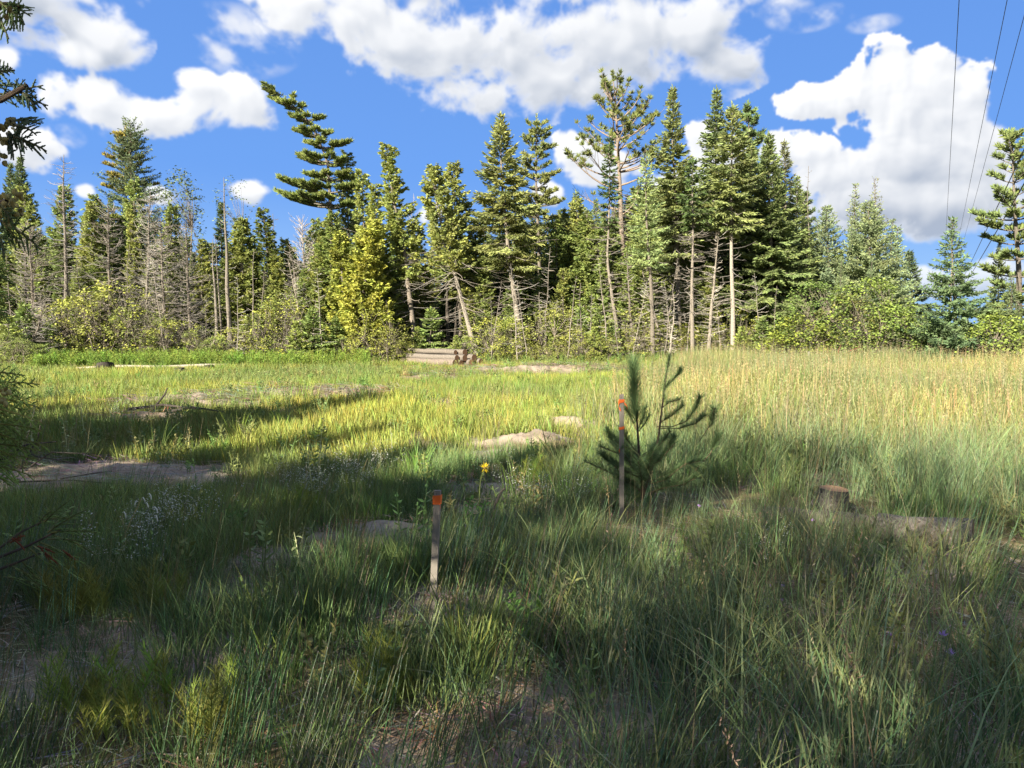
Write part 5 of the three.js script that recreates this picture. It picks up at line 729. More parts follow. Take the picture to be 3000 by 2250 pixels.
brush('dead_branches', 'dark dead branches lying at the left edge of the near sand', 90, 1380, 8.2, [[[[-0.5, 0.02, 0], [-0.1, 0.25, 0], [0.3, 0.3, 0.1]], 0.016, 0.006], [[[-0.4, 0.35, 0], [0.0, 0.12, 0], [0.5, 0.06, 0.1]], 0.014, 0.005], [[[-0.1, 0.0, 0.1], [0.1, 0.35, 0.1], [0.15, 0.55, 0.1]], 0.012, 0.005], [[[0.0, 0.0, 0.2], [0.3, 0.2, 0.2], [0.75, 0.18, 0.2]], 0.012, 0.004]], [0.10, 0.085, 0.075]);
brush('dead_branches', 'dark charred branches on the hump of the left clearing', 470, 1215, 13, [[[[-0.6, 0.04, 0], [0, 0.12, 0], [0.7, 0.05, 0.1]], 0.03, 0.015], [[[-0.2, 0, 0], [0.05, 0.3, 0], [0.1, 0.42, 0]], 0.025, 0.01], [[[0.2, 0.02, 0.2], [0.6, 0.1, 0.2], [1.2, 0.03, 0.3]], 0.03, 0.012]], [0.09, 0.078, 0.07]);
brush('dead_branch', 'fallen dark twig on the pale sand at the left', 200, 1450, 7.3, [[[[-0.6, 0.02, 0], [0, 0.04, 0.02], [0.5, 0.02, 0.1]], 0.012, 0.005], [[[-0.3, 0.02, 0], [0.1, 0.08, -0.1], [0.3, 0.1, -0.15]], 0.008, 0.004]], [0.16, 0.13, 0.11]);
brush('dead_branch', 'rusty red dead bough at the foot of the right bushes', 2500, 1045, 27, [[[[-0.7, 0.1, 0], [-0.2, 0.55, 0], [0.3, 0.75, 0]], 0.02, 0.008], [[[-0.2, 0.5, 0], [0.1, 0.35, 0.1], [0.5, 0.3, 0.1]], 0.02, 0.006], [[[-0.5, 0.3, 0], [-0.6, 0.6, 0.1], [-0.5, 0.8, 0.1]], 0.02, 0.006]], [0.30, 0.11, 0.06]);
for (const [sx, sy, D, pts, label] of [[1465, 1840, 3.9, [[0, -0.02, 0], [0.012, 0.06, 0], [0.03, 0.13, 0]], 'white dead stem stub upright right of the near stake'], [1590, 1830, 3.9, [[0, 0, 0], [0.02, 0.08, 0], [0.035, 0.15, 0.01]], 'tallest white dead stem piece beside the broad blade'], [1525, 1920, 3.5, [[0, 0, 0], [0.02, 0.06, 0], [0.03, 0.1, 0]], 'white dead stem leaning against the bent one'], [1555, 1930, 3.5, [[0.03, -0.02, 0], [0.005, 0.05, 0], [-0.02, 0.09, 0]], 'bent white dead stem below the broad blade'], [1610, 1915, 3.55, [[0, 0, 0], [0.01, 0.025, 0], [0.02, 0.045, 0]], 'short white stem stub right of the bent one'], [1180, 2170, 2.85, [[0, -0.02, 0], [0.0, 0.06, 0], [0.06, 0.13, 0]], 'pale crooked dead stem at the bottom of the picture'], [1835, 1890, 3.65, [[0, 0, 0], [0.015, 0.05, 0], [0.025, 0.085, 0]], 'white dead stem right of the broad blade']])
  brush('dry_stem', label, sx, sy, D, [[pts, 0.0045, 0.004]], [0.62, 0.6, 0.58], 'broken white stems').userData.category = 'stem';

// ---------------------------------------------------------------- the red pine sapling
{
  const D = 6.15, base = at(1880, 1495, D), x0 = base.x, z0 = -D, gy = ground(x0, z0), t = thing('pine_sapling', 'young red pine sapling with two long needled leaders beside the far stake', 'tree'); t.position.set(x0, gy, z0);
  const P = (sx, sy, dz = 0) => { const p = at(sx, sy, D - dz); return V(p.x - x0, p.y - gy, dz); }, R = rng(713), wood = new GB(true), col = [0.125, 0.195, 0.08];
  const needles = (gb, pts, n, len, ang, u0 = 0, c = col) => { for (let i = 0; i < n * 2.6; i++) { const u = mix(u0, 1, R()), p = along(pts, u), tg = tangent(pts, u), a = R() * 6.283, s = V(-tg.z + 0.01, 0.02, tg.x).normalize(), w = tg.clone().cross(s), k = ang * (0.55 + 1.1 * R()), d = tg.clone().multiplyScalar(Math.cos(k)).addScaledVector(s, Math.sin(k) * Math.cos(a)).addScaledVector(w, Math.sin(k) * Math.sin(a)).normalize(); const e = bladePts2(p, d, len * (0.8 + 0.5 * R())); gb.ribbon(e, 0.0036, V(Math.cos(a), 0, Math.sin(a)), jit(c, R, 0.3)); } };
  const bladePts2 = (p, d, l) => [p, p.clone().addScaledVector(d, l * 0.5), p.clone().addScaledVector(d, l).add(V(0, -0.006, 0))];
  const shoots = [ // stem points (photo x, y, depth), needle count, length, angle, from
    ['leader', [[1868, 1260], [1860, 1190], [1857, 1120], [1856, 1075]], 560, 0.15, 0.55, 0.1, 0], ['leader', [[1942, 1190], [1944, 1150], [1950, 1110], [1958, 1070], [1962, 1045]], 170, 0.055, 0.55, 0.05, 0],
    ['bough', [[1945, 1145], [1960, 1125], [1985, 1100], [1992, 1088]], 210, 0.07, 0.6, 0.1, 0.03], ['bough', [[1865, 1260], [1848, 1222], [1835, 1200]], 100, 0.06, 0.6, 0.2, 0.02], ['bough', [[1866, 1265], [1885, 1225], [1890, 1195]], 110, 0.06, 0.6, 0.2, 0.05], ['bough', [[1866, 1270], [1890, 1240], [1902, 1215]], 80, 0.05, 0.7, 0.2, -0.05],
    ['bough', [[1940, 1195], [1960, 1178], [1992, 1170]], 110, 0.06, 0.65, 0.2, 0.0], ['bough', [[1925, 1250], [1970, 1250], [2010, 1235], [2040, 1195], [2050, 1165]], 240, 0.08, 0.65, 0.35, 0.1], ['bough', [[1935, 1255], [1990, 1255], [2040, 1240], [2065, 1215]], 240, 0.085, 0.7, 0.3, -0.05], ['bough', [[1930, 1240], [1965, 1220], [2000, 1190]], 160, 0.075, 0.7, 0.2, 0.05],
    ['bough', [[1875, 1340], [1835, 1310], [1800, 1285], [1778, 1262]], 230, 0.09, 0.65, 0.35, 0.05], ['bough', [[1870, 1330], [1838, 1290], [1822, 1255]], 150, 0.08, 0.6, 0.3, 0.15], ['bough', [[1880, 1390], [1830, 1380], [1780, 1350], [1762, 1330]], 220, 0.09, 0.7, 0.3, 0.1],
    ['bough', [[1880, 1400], [1930, 1350], [1960, 1310], [1975, 1280]], 240, 0.095, 0.7, 0.25, 0.15], ['bough', [[1885, 1420], [1950, 1390], [2010, 1360], [2050, 1350]], 260, 0.095, 0.7, 0.25, 0.1], ['bough', [[1885, 1430], [1900, 1370], [1915, 1320]], 240, 0.095, 0.7, 0.2, 0.25], ['bough', [[1880, 1440], [1840, 1420], [1810, 1400]], 220, 0.095, 0.7, 0.2, 0.25], ['bough', [[1885, 1450], [1940, 1430], [2000, 1420], [2040, 1400]], 260, 0.095, 0.75, 0.2, 0.2], ['bough', [[1880, 1440], [1880, 1400], [1870, 1350]], 220, 0.1, 0.7, 0.2, 0.3], ['bough', [[1885, 1400], [1910, 1360], [1925, 1310]], 180, 0.09, 0.7, 0.2, -0.2], ['bough', [[2050, 1290], [2085, 1240], [2092, 1195]], 150, 0.1, 0.6, 0.35, 0.25], ['bough', [[2000, 1420], [2080, 1330], [2105, 1280]], 130, 0.1, 0.7, 0.6, 0.1],
  ];
  for (let i = 0; i < 16; i++) { const a = R() * 6.283, l = 90 + R() * 90, y0 = 1330 + R() * 130, dz = Math.sin(a) * 0.32; shoots.push(['bough', [[1882, y0], [1882 + Math.cos(a) * l * 0.5, y0 - 15 - R() * 15], [1882 + Math.cos(a) * l, y0 - 45 - R() * 40]], 170, 0.09, 0.75, 0.25, dz]); }
  wood.tube([P(1884, 1510), P(1882, 1430), P(1872, 1330), P(1868, 1260), P(1862, 1180), P(1857, 1075)], [0.016, 0.014, 0.011, 0.009, 0.006, 0.003], 7, [0.22, 0.16, 0.12]); wood.tube([P(1884, 1450), P(1905, 1390), P(1928, 1290), P(1940, 1190), P(1952, 1100), P(1962, 1045)], [0.012, 0.011, 0.009, 0.007, 0.005, 0.002], 7, [0.22, 0.16, 0.12]);
  part('trunk', wood.build(), barkMat, t);
  for (const [name, pts, n, len, ang, u0, dz] of shoots) { const v = pts.map(([x, y], i) => P(x, y, dz * i / (pts.length - 1))), g = new GB(); g.tube(v, 0.004, 4, [0.16, 0.12, 0.08]); needles(g, v, n, len, ang, u0); part(name, g.build(), needleMat, t); }
  shadowed(t);
}
// ---------------------------------------------------------------- the cedar at the left edge: hanging sprays, cones, a low bough
function frond(g, base, dir, side, len, R, col, lev = 0, th = 1) {
  const n = 7, pts = []; let d = dir.clone(); for (let i = 0; i <= 5; i++) { pts.push(i ? pts[i - 1].clone().addScaledVector(d, len / 5) : base.clone()); d.add(V((R() - 0.5) * 0.12, -0.05, (R() - 0.5) * 0.12)).normalize(); }
  g.tube(pts, pts.map((_, i) => (lev ? 0.0017 : 0.0022) * th * (1 - 0.5 * i / 5)), 4, lev ? col : [0.13, 0.085, 0.04].map((c, k) => mix(c, col[k], 0.4)));
  const norm = dir.clone().cross(side).normalize();
  for (let k = 0; k < (lev ? 4 : 9); k++) { const u = 0.12 + 0.86 * k / (lev ? 4 : 9), sg = k % 2 ? 1 : -1, dd = dir.clone().multiplyScalar(0.8).addScaledVector(side, sg * 0.75).addScaledVector(norm, (R() - 0.5) * 0.35).normalize(), l = len * (lev ? 0.3 : 0.36) * (1.12 - u * 0.85) * (0.75 + 0.5 * R()), p = along(pts, u); if (lev === 0) frond(g, p, dd, side.clone().addScaledVector(dir, -sg * 0.3).normalize(), l, R, jit(col, R, 0.15), 1, th); else g.tube([p, p.clone().addScaledVector(dd, l * 0.5), p.clone().addScaledVector(dd, l)], [0.0017 * th, 0.0019 * th, 0.0006 * th], 4, jit(col, R, 0.2), { flat: 0.5 }); }
}
{
  const t = thing('cedar_tree', 'cedar close at the left edge with dark hanging sprays and small cones', 'tree'); t.position.set(-2.5, ground(-2.5, -1.6), -1.6);
  const O = t.position, R = rng(811), wood = new GB(true), P = (sx, sy, D) => at(sx, sy, D).sub(O);
  wood.tube([V(0, -0.2, 0), V(0.02, 1.2, 0), V(0.05, 3, 0), V(0.1, 6, 0)], [0.11, 0.1, 0.08, 0.05], 10, barkGrey, { lump: 0.2 });
  part('trunk', wood.build(), barkMat, t);
  const spray = (list, col, D, name, label) => { const g = new GB(); for (const [x0, y0, x1, y1, l] of list) { const a = P(x0, y0, D + (R() - 0.5) * 0.12), b = P(x1, y1, D + (R() - 0.5) * 0.12), d = b.clone().sub(a), L = d.length() * (l ?? 1); d.normalize(); const side = V(0, 0, 1).cross(d).normalize().addScaledVector(V(0, 0, 1), 0.35).normalize(); frond(g, a, d, side, L, R, jit(col, R, 0.15)); } const m = part(name, g.build(), foliageMat, t); if (label) m.userData.label = label; return m; };
  const limbTo = (pts, r = 0.007) => { const g = new GB(true); g.tube([V(0.03, pts[0].y - 0.25, 0), ...pts], [r * 2, ...pts.map((_, i) => r * (1 - 0.6 * i / pts.length))], 5, [0.2, 0.14, 0.1]); part('bough', g.build(), barkMat, t); };
  limbTo([P(-150, 60, 1.25), P(-60, 20, 1.25), P(20, 15, 1.25), P(60, 20, 1.25)]); limbTo([P(-160, 300, 1.25), P(-60, 300, 1.25), P(0, 295, 1.25), P(80, 250, 1.25)]); limbTo([P(-160, 420, 1.25), P(-60, 400, 1.2), P(10, 370, 1.2)]); limbTo([P(-160, 640, 1.15), P(-60, 620, 1.1), P(20, 590, 1.1)]);
  spray([[10, 10, 92, 20], [0, 5, 70, 55], [-10, 30, 30, 95], [20, 10, 60, 60], [-20, 50, 20, 85], [30, 5, 85, 35]], [0.14, 0.22, 0.08], 1.25, 'spray', 'cedar spray hanging into the top left corner');
  spray([[-30, 240, 32, 175], [-30, 255, 65, 230], [-20, 292, 118, 234], [0, 275, 140, 292, 1], [20, 270, 112, 262], [-30, 215, 40, 195], [60, 268, 118, 305]], [0.085, 0.135, 0.08], 1.25, 'spray', 'dark cedar spray reaching right against the blue sky');
  spray([[30, 355, 110, 337], [40, 365, 112, 368], [35, 375, 110, 395], [40, 400, 142, 432, 1], [60, 405, 125, 448], [20, 390, 45, 440], [25, 385, 60, 430]], [0.085, 0.135, 0.08], 1.2, 'spray', 'lower dark cedar spray left of the white cloud');
  const cones = (list, D, label) => { const g = new GB(true); for (const [cx, cy, n, rad] of list) for (let i = 0; i < n; i++) { const p = P(cx + (R() - 0.5) * 2 * rad, cy + (R() - 0.5) * 2 * rad, D + (R() - 0.5) * 0.05), d = V((R() - 0.5), (R() - 0.5) * 2, R() - 0.5).normalize(), l = 0.009; g.tube([p, p.clone().addScaledVector(d, l * 0.3), p.clone().addScaledVector(d, l * 0.7), p.clone().addScaledVector(d, l)], [0.0012, 0.0036, 0.0034, 0.0008], 6, jit([0.19, 0.17, 0.06], R, 0.25)); } const m = part('cones', g.build(), twigMat, t); m.userData.kind = 'stuff'; m.userData.label = label; };
  cones([[22, 360, 9, 18], [6, 400, 8, 16], [8, 460, 7, 16], [22, 38, 4, 8]], 1.18, 'clusters of small olive cones on the sky sprays'); cones([[25, 600, 24, 40], [40, 585, 12, 25], [10, 625, 14, 24]], 1.1, 'cluster of olive cones before the dark spruce tops'); cones([[6, 1160, 16, 20]], 1.3, 'cluster of olive cones low at the edge');
  spray([[0, 600, 70, 660], [-10, 640, 110, 690], [10, 650, 60, 720], [-20, 660, 40, 740]], [0.10, 0.16, 0.05], 1.1, 'spray');
  spray([[-30, 770, 40, 800], [-20, 800, 45, 830], [-30, 850, 50, 880], [-20, 900, 40, 940], [-20, 760, 30, 780]], [0.17, 0.27, 0.08], 1.4, 'spray', 'green cedar sprays at the middle of the left edge');
  spray([[-40, 1100, 60, 1120], [-40, 1130, 90, 1150], [-30, 1170, 90, 1200], [-40, 1220, 80, 1250], [-30, 1260, 70, 1290], [-40, 1300, 60, 1340], [-30, 1340, 50, 1380], [-30, 1110, 60, 1160], [-50, 1090, 75, 1085], [-50, 1160, 130, 1175], [-40, 1190, 120, 1215], [-40, 1280, 115, 1270], [-50, 1330, 110, 1320], [-20, 1120, 115, 1110], [-20, 1240, 125, 1245], [-20, 1300, 100, 1300], [-40, 1360, 80, 1365], [-50, 1400, 60, 1390], [-20, 1200, 80, 1230], [-30, 1240, 60, 1300], [-40, 1380, 40, 1410]], [0.2, 0.31, 0.085], 1.5, 'spray', 'fresh green cedar sprays low on the left edge');
  limbTo([P(-120, 1150, 1.5), P(-40, 1180, 1.5), P(20, 1190, 1.5)]); limbTo([P(-120, 820, 1.4), P(-40, 830, 1.4), P(0, 835, 1.4)]); limbTo([P(-120, 1330, 1.5), P(-40, 1340, 1.5), P(0, 1345, 1.5)]);
  shadowed(t);
}
{ // cut cedar bough lying on the ground, part of it gone red
  const D = 3.9, b = at(40, 1700, D), t = thing('cedar_bough', 'feathery cut cedar bough with reddening tips lying in the left grass', 'branch'); t.position.set(b.x, ground(b.x, b.z) + 0.04, b.z); const O = t.position, R = rng(822), P = (sx, sy, D2 = D) => at(sx, sy, D2).sub(O), wood = new GB(true);
  wood.tube([P(-120, 1665), P(-20, 1640), P(80, 1600), P(180, 1550)], [0.012, 0.01, 0.008, 0.004], 6, [0.16, 0.12, 0.1]); wood.tube([P(-100, 1700), P(20, 1660), P(120, 1620)], [0.01, 0.008, 0.004], 6, [0.16, 0.12, 0.1]); wood.tube([P(-60, 1650), P(60, 1560), P(140, 1520)], [0.008, 0.006, 0.003], 6, [0.2, 0.16, 0.13]); part('stem', wood.build(), barkMat, t);
  const g = new GB(), g2 = new GB(); for (const [x0, y0, x1, y1] of [[140, 1560, 230, 1490], [150, 1560, 270, 1540], [160, 1570, 275, 1600], [120, 1590, 250, 1640], [150, 1550, 200, 1480], [100, 1600, 200, 1660], [130, 1530, 180, 1470], [110, 1540, 150, 1480], [90, 1610, 180, 1680], [60, 1640, 130, 1700], [140, 1580, 240, 1570], [130, 1600, 220, 1620], [20, 1650, 110, 1690], [150, 1520, 220, 1510], [10, 1690, 120, 1700], [60, 1670, 150, 1720]]) { const a = P(x0, y0, D + (R() - 0.5) * 0.2), e = P(x1, y1, D + (R() - 0.5) * 0.3), d = e.sub(a), L = d.length(); d.normalize(); frond(g, a, d, V(-d.y, d.x * 0.6, 0.7).normalize(), L * 1.15, R, jit([0.2, 0.29, 0.09], R, 0.2), 0, 2.1); }
  for (const [x0, y0, x1, y1] of [[30, 1590, 60, 1570], [110, 1600, 150, 1610], [120, 1610, 160, 1640], [40, 1580, 70, 1600], [180, 1610, 215, 1630]]) { const a = P(x0, y0, D - 0.1), d = P(x1, y1, D - 0.1).sub(a), L = d.length(); d.normalize(); frond(g2, a, d, V(-d.y, d.x * 0.6, 0.7).normalize(), L * 1.3, R, [0.26, 0.07, 0.035], 0, 2.1); }
  part('spray', g.build(), foliageMat, t); part('spray', g2.build(), foliageMat, t).userData.label = 'reddened dying cedar tips'; shadowed(t);
}
// ---------------------------------------------------------------- flowers and single leafy plants
function leafBlade(g, p, az, el, len, wid, col, droop = 0.6) { const pts = []; let e = el; for (let i = 0; i <= 4; i++) { pts.push(i ? pts[i - 1].clone().addScaledVector(dirAz(az, e), len / 4) : p.clone()); e -= droop / 4; } const k = g.p.length / 3, s = V(-Math.sin(az), 0, Math.cos(az)), up = V(0, 1, 0); const prof = [0.15, 0.8, 1, 0.65, 0]; for (let i = 0; i <= 4; i++) { const w = wid / 2 * prof[i]; for (const q of [-1, 0, 1]) { g.p.push(pts[i].x + s.x * w * q, pts[i].y + (q ? w * 0.25 : 0), pts[i].z + s.z * w * q); g.c.push(...col); } if (i) for (const q of [0, 1]) { const a = k + (i - 1) * 3 + q; g.i.push(a, a + 1, a + 3, a + 1, a + 4, a + 3); } } }
{
  const D = 5.6, b = at(1403, 1500, D), t = thing('wild_sunflower', 'single yellow wild sunflower above the shaded grass', 'flower'); t.position.set(b.x, ground(b.x, b.z), b.z); const O = t.position, P = (sx, sy) => at(sx, sy, D).sub(O), R = rng(833), head = P(1420, 1371);
  const st = new GB(true); st.tube([P(1403, 1500).setY(-0.05), P(1405, 1440), P(1408, 1400), head], [0.0045, 0.004, 0.0035, 0.003], 6, [0.16, 0.20, 0.06]); st.tube([P(1408, 1395), P(1418, 1400), P(1428, 1425)], [0.003, 0.0025, 0.002], 5, [0.16, 0.2, 0.06]); part('stem', st.build(), twigMat, t);
  for (const [x, y, az, l] of [[1408, 1408, 0.2, 0.055], [1405, 1412, Math.PI, 0.04], [1410, 1390, 0.6, 0.03]]) { const g = new GB(); leafBlade(g, P(x, y), az, 0.3, l, 0.024, [0.13, 0.2, 0.05], 0.5); part('leaf', g.build(), broadMat, t); }
  const n = V(0.45, 0.35, 0.8).normalize(), u = V(0, 1, 0).cross(n).normalize(), v = n.clone().cross(u);
  for (let i = 0; i < 12; i++) { const a = i / 12 * 6.283 + R() * 0.2, d = u.clone().multiplyScalar(Math.cos(a)).addScaledVector(v, Math.sin(a)).addScaledVector(n, 0.15).normalize(), g = new GB(); g.leaf(head.clone().addScaledVector(d, 0.006), d, 0.036 + R() * 0.01, 0.012, R, [0.78, 0.58, 0.02]); part('petal', g.build(), broadMat, t); }
  const c = new THREE.SphereGeometry(0.011, 12, 8); c.scale(1, 1, 0.6); c.lookAt(n); c.translate(head.x, head.y, head.z); const cm = part('flower_disc', c, new THREE.MeshStandardMaterial({ name: 'flower_disc', color: new THREE.Color(0.25, 0.17, 0.03), roughness: 0.9 }), t); shadowed(t);
}
const lilac = new THREE.MeshPhysicalMaterial({ name: 'lilac_petals', color: new THREE.Color(0.45, 0.28, 0.62), roughness: 0.8, transmission: 0.2, thickness: 0, side: THREE.DoubleSide });
for (const [sx, sy, D, label, size = 1] of [[2190, 1722, 4.3, 'violet knapweed flower, leftmost of the cluster of five', 1], [2251, 1716, 4.4, 'violet knapweed flower at the top of the cluster of five'], [2294, 1718, 4.4, 'violet knapweed flower at the right of the cluster of five'], [2250, 1756, 4.2, 'violet knapweed flower at the bottom of the cluster of five'], [2290, 1757, 4.2, 'violet knapweed bud low at the right of the cluster of five', 0.8], [2762, 1860, 2.9, 'pinkish knapweed flower, upper one of the near pair', 1.2], [2785, 1915, 2.8, 'lilac knapweed flower, lower one of the near pair', 1.2], [2048, 1483, 5.6, 'pink flower low in the grass right of the sapling'], [2382, 1525, 5.3, 'pink flower in front of the old stump'], [2607, 1860, 3.1, 'small lilac flower left of the near pair', 0.8]]) {
  const p = at(sx, sy, D), t = thing('knapweed_flower', label, 'flower', 'violet meadow flowers'), gy = ground(p.x, p.z); t.position.set(p.x, gy, p.z); const h = p.y - gy, R = rng(Math.round(sx)), st = new GB(true); st.tube([V(-0.05, -0.03, 0.02), V(-0.03, h * 0.5, 0.01), V(0, h - 0.012, 0)], [0.0022, 0.002, 0.0016], 5, [0.12, 0.16, 0.09]); part('stem', st.build(), twigMat, t);
  const bud = new THREE.SphereGeometry(0.0065 * size, 8, 6); bud.scale(1, 1.25, 1); bud.translate(0, h - 0.008, 0); const bm = part('bud', bud, new THREE.MeshStandardMaterial({ name: 'bud', color: new THREE.Color(0.2, 0.2, 0.13), roughness: 0.9 }), t);
  const g = new GB(); for (let i = 0; i < 26; i++) g.spike(V(0, h - 0.003, 0), dirAz(R() * 6.283, 0.25 + R() * 1.1), 0.022 * size, 0.005, R, [1, 1, 1]); part('petals', g.build(), lilac, bm).userData.kind = 'stuff'; shadowed(t);
}
// pale smartweed with drooping flower spikes, mullein like weeds
{
  const D = 4.9, b = at(365, 1640, D), t = thing('smartweed_plant', 'pale smartweed with drooping whitish flower spikes in the left foreground', 'plant'); t.position.set(b.x, ground(b.x, b.z), b.z); const O = t.position, P = (sx, sy, dz = 0) => at(sx, sy, D + dz).sub(O), st = new GB(true), R = rng(844);
  st.tube([P(362, 1680), P(368, 1560), P(395, 1500), P(415, 1460)], [0.006, 0.005, 0.004, 0.003], 6, [0.35, 0.28, 0.12]); st.tube([P(372, 1540), P(400, 1545), P(440, 1515)], [0.004, 0.003, 0.002], 5, [0.3, 0.28, 0.14]); st.tube([P(368, 1560), P(360, 1530), P(358, 1505)], [0.004, 0.003, 0.002], 5, [0.3, 0.26, 0.14]); part('stem', st.build(), twigMat, t);
  for (const [x, y, az, l, w] of [[370, 1585, 0.0, 0.11, 0.022], [395, 1500, 0.3, 0.09, 0.024], [365, 1560, 2.6, 0.09, 0.03], [372, 1600, 0.2, 0.1, 0.018], [410, 1480, 2.9, 0.06, 0.02], [385, 1515, 3.3, 0.07, 0.022], [430, 1520, 0.4, 0.07, 0.02], [366, 1610, 3.0, 0.07, 0.02]]) { const g = new GB(); leafBlade(g, P(x, y), az, 0.4, l, w, jit([0.15, 0.21, 0.08], R, 0.2), 0.8); part('leaf', g.build(), broadMat, t); }
  for (const [x, y, dx] of [[415, 1460, 0.01], [432, 1448, 0.012], [405, 1470, -0.01], [448, 1488, 0.014], [358, 1502, 0.012], [425, 1475, 0.01], [452, 1512, 0.01], [440, 1520, 0.008]]) { const a = P(x, y), g = new GB(true); g.tube([a, a.clone().add(V(dx, 0.006, 0)), a.clone().add(V(dx * 2, -0.012, 0.004)), a.clone().add(V(dx * 2.2, -0.035, 0.004))], [0.002, 0.0042, 0.0045, 0.002], 6, [0.52, 0.52, 0.44]); part('flower_spike', g.build(), twigMat, t); } shadowed(t);
}
for (const [sx, syB, syT, D, label] of [[90, 1275, 1188, 9.5, 'tall pale weed at the left edge, nearest the cedar'], [200, 1335, 1225, 8.6, 'upright pale weed left of the bare sand'], [248, 1270, 1170, 10.5, 'slim tall weed with small leaves in the shaded left clearing'], [385, 1240, 1150, 11.5, 'thin flowering weed stem before the charred branches'], [600, 1150, 1118, 18, 'leafy weed in the lit grass of the left clearing'], [705, 1150, 1112, 18, 'taller leafy weed right of the one in the lit grass'], [470, 1180, 1140, 15, 'dark weed arching at the shade edge'], [930, 1360, 1230, 7.2, 'pale leafy weed in the middle of the clearing'], [920, 1440, 1320, 6.0, 'broad pale weed below the leafy one'], [560, 1345, 1270, 9, 'small leafy weed behind the bare sand'], [1150, 1330, 1240, 8, 'leafy weed left of the sandy humps'], [490, 1480, 1420, 6.3, 'young weed behind the smartweed'], [880, 1600, 1560, 4.6, 'upright spearhead leaved weed beside the dark stick']]) {
  const b = at(sx, syB, D), t = thing('leafy_weed', label, 'plant', 'single tall weeds'), gy = ground(b.x, b.z); t.position.set(b.x, gy, b.z); const h = Math.max(0.2, (at(sx, syT, D).y - gy) * 1.12), R = rng(sx * 7 + syT), st = new GB(true), pts = bladePts(V(0, -0.03, 0), R() * 6.28, h, 0.05, 0.15, 5); st.tube(pts, [0.006, 0.006, 0.005, 0.004, 0.003, 0.002], 5, [0.36, 0.38, 0.2]); part('stem', st.build(), twigMat, t);
  const n = Math.min(26, Math.round(h / 0.04)); for (let i = 0; i < n; i++) { const u = 0.15 + 0.85 * i / n, g = new GB(); leafBlade(g, along(pts, u), i * 2.4, 0.5, (0.11 - 0.06 * u) * (0.8 + 0.4 * R()), 0.032 * (1.2 - 0.6 * u), jit([0.27, 0.32, 0.14], R, 0.2), 1.0); part('leaf', g.build(), broadMat, t); } shadowed(t);
}
{ // white specks of bedstraw and yarrow
  const R = rng(855), g = [0, 1].map(() => { const b = new GB(); for (let s = 0; s < 5; s++) { const pts = bladePts(V((R() - 0.5) * 0.12, 0, (R() - 0.5) * 0.12), R() * 6.28, 0.3 + 0.12 * R(), 0.3 * R(), 0.3, 3); b.tube(pts, 0.0011, 3, [0.14, 0.18, 0.08]); for (let k = 0; k < 9; k++) { const p = along(pts, 0.7 + 0.3 * R()).add(V((R() - 0.5) * 0.05, (R() - 0.5) * 0.03, (R() - 0.5) * 0.05)); for (let q = 0; q < 3; q++) b.leaf(p, dirAz(R() * 6.28, R()), 0.0055, 0.005, R, [0.62, 0.64, 0.6]); } } return b.build(); }), spots = [];
  for (const [sx, sy, rad, n] of [[500, 1560, 0.3, 12], [470, 1590, 0.2, 8], [940, 1430, 0.45, 14], [1040, 1400, 0.4, 9], [880, 1450, 0.3, 8], [360, 1680, 0.2, 6], [1690, 1470, 0.15, 4], [1600, 1500, 0.3, 5], [1560, 1510, 0.2, 3], [400, 1180, 0.6, 5], [1350, 1420, 0.3, 3], [2180, 1640, 0.3, 3]]) { const D = EYE * F / (sy + 60 - 955), cx = xAt(sx, D); for (let i = 0; i < n; i++) spots.push([cx + (R() - 0.5) * 2 * rad, -D + (R() - 0.5) * 2 * rad, 0.8 + 0.5 * R(), R() * 6.28, [1, 1, 1]]); }
  scatter('white_bedstraw', 'tiny white flowers sprinkled through the shaded grass', 'flowers', g, grassMat, spots);
}
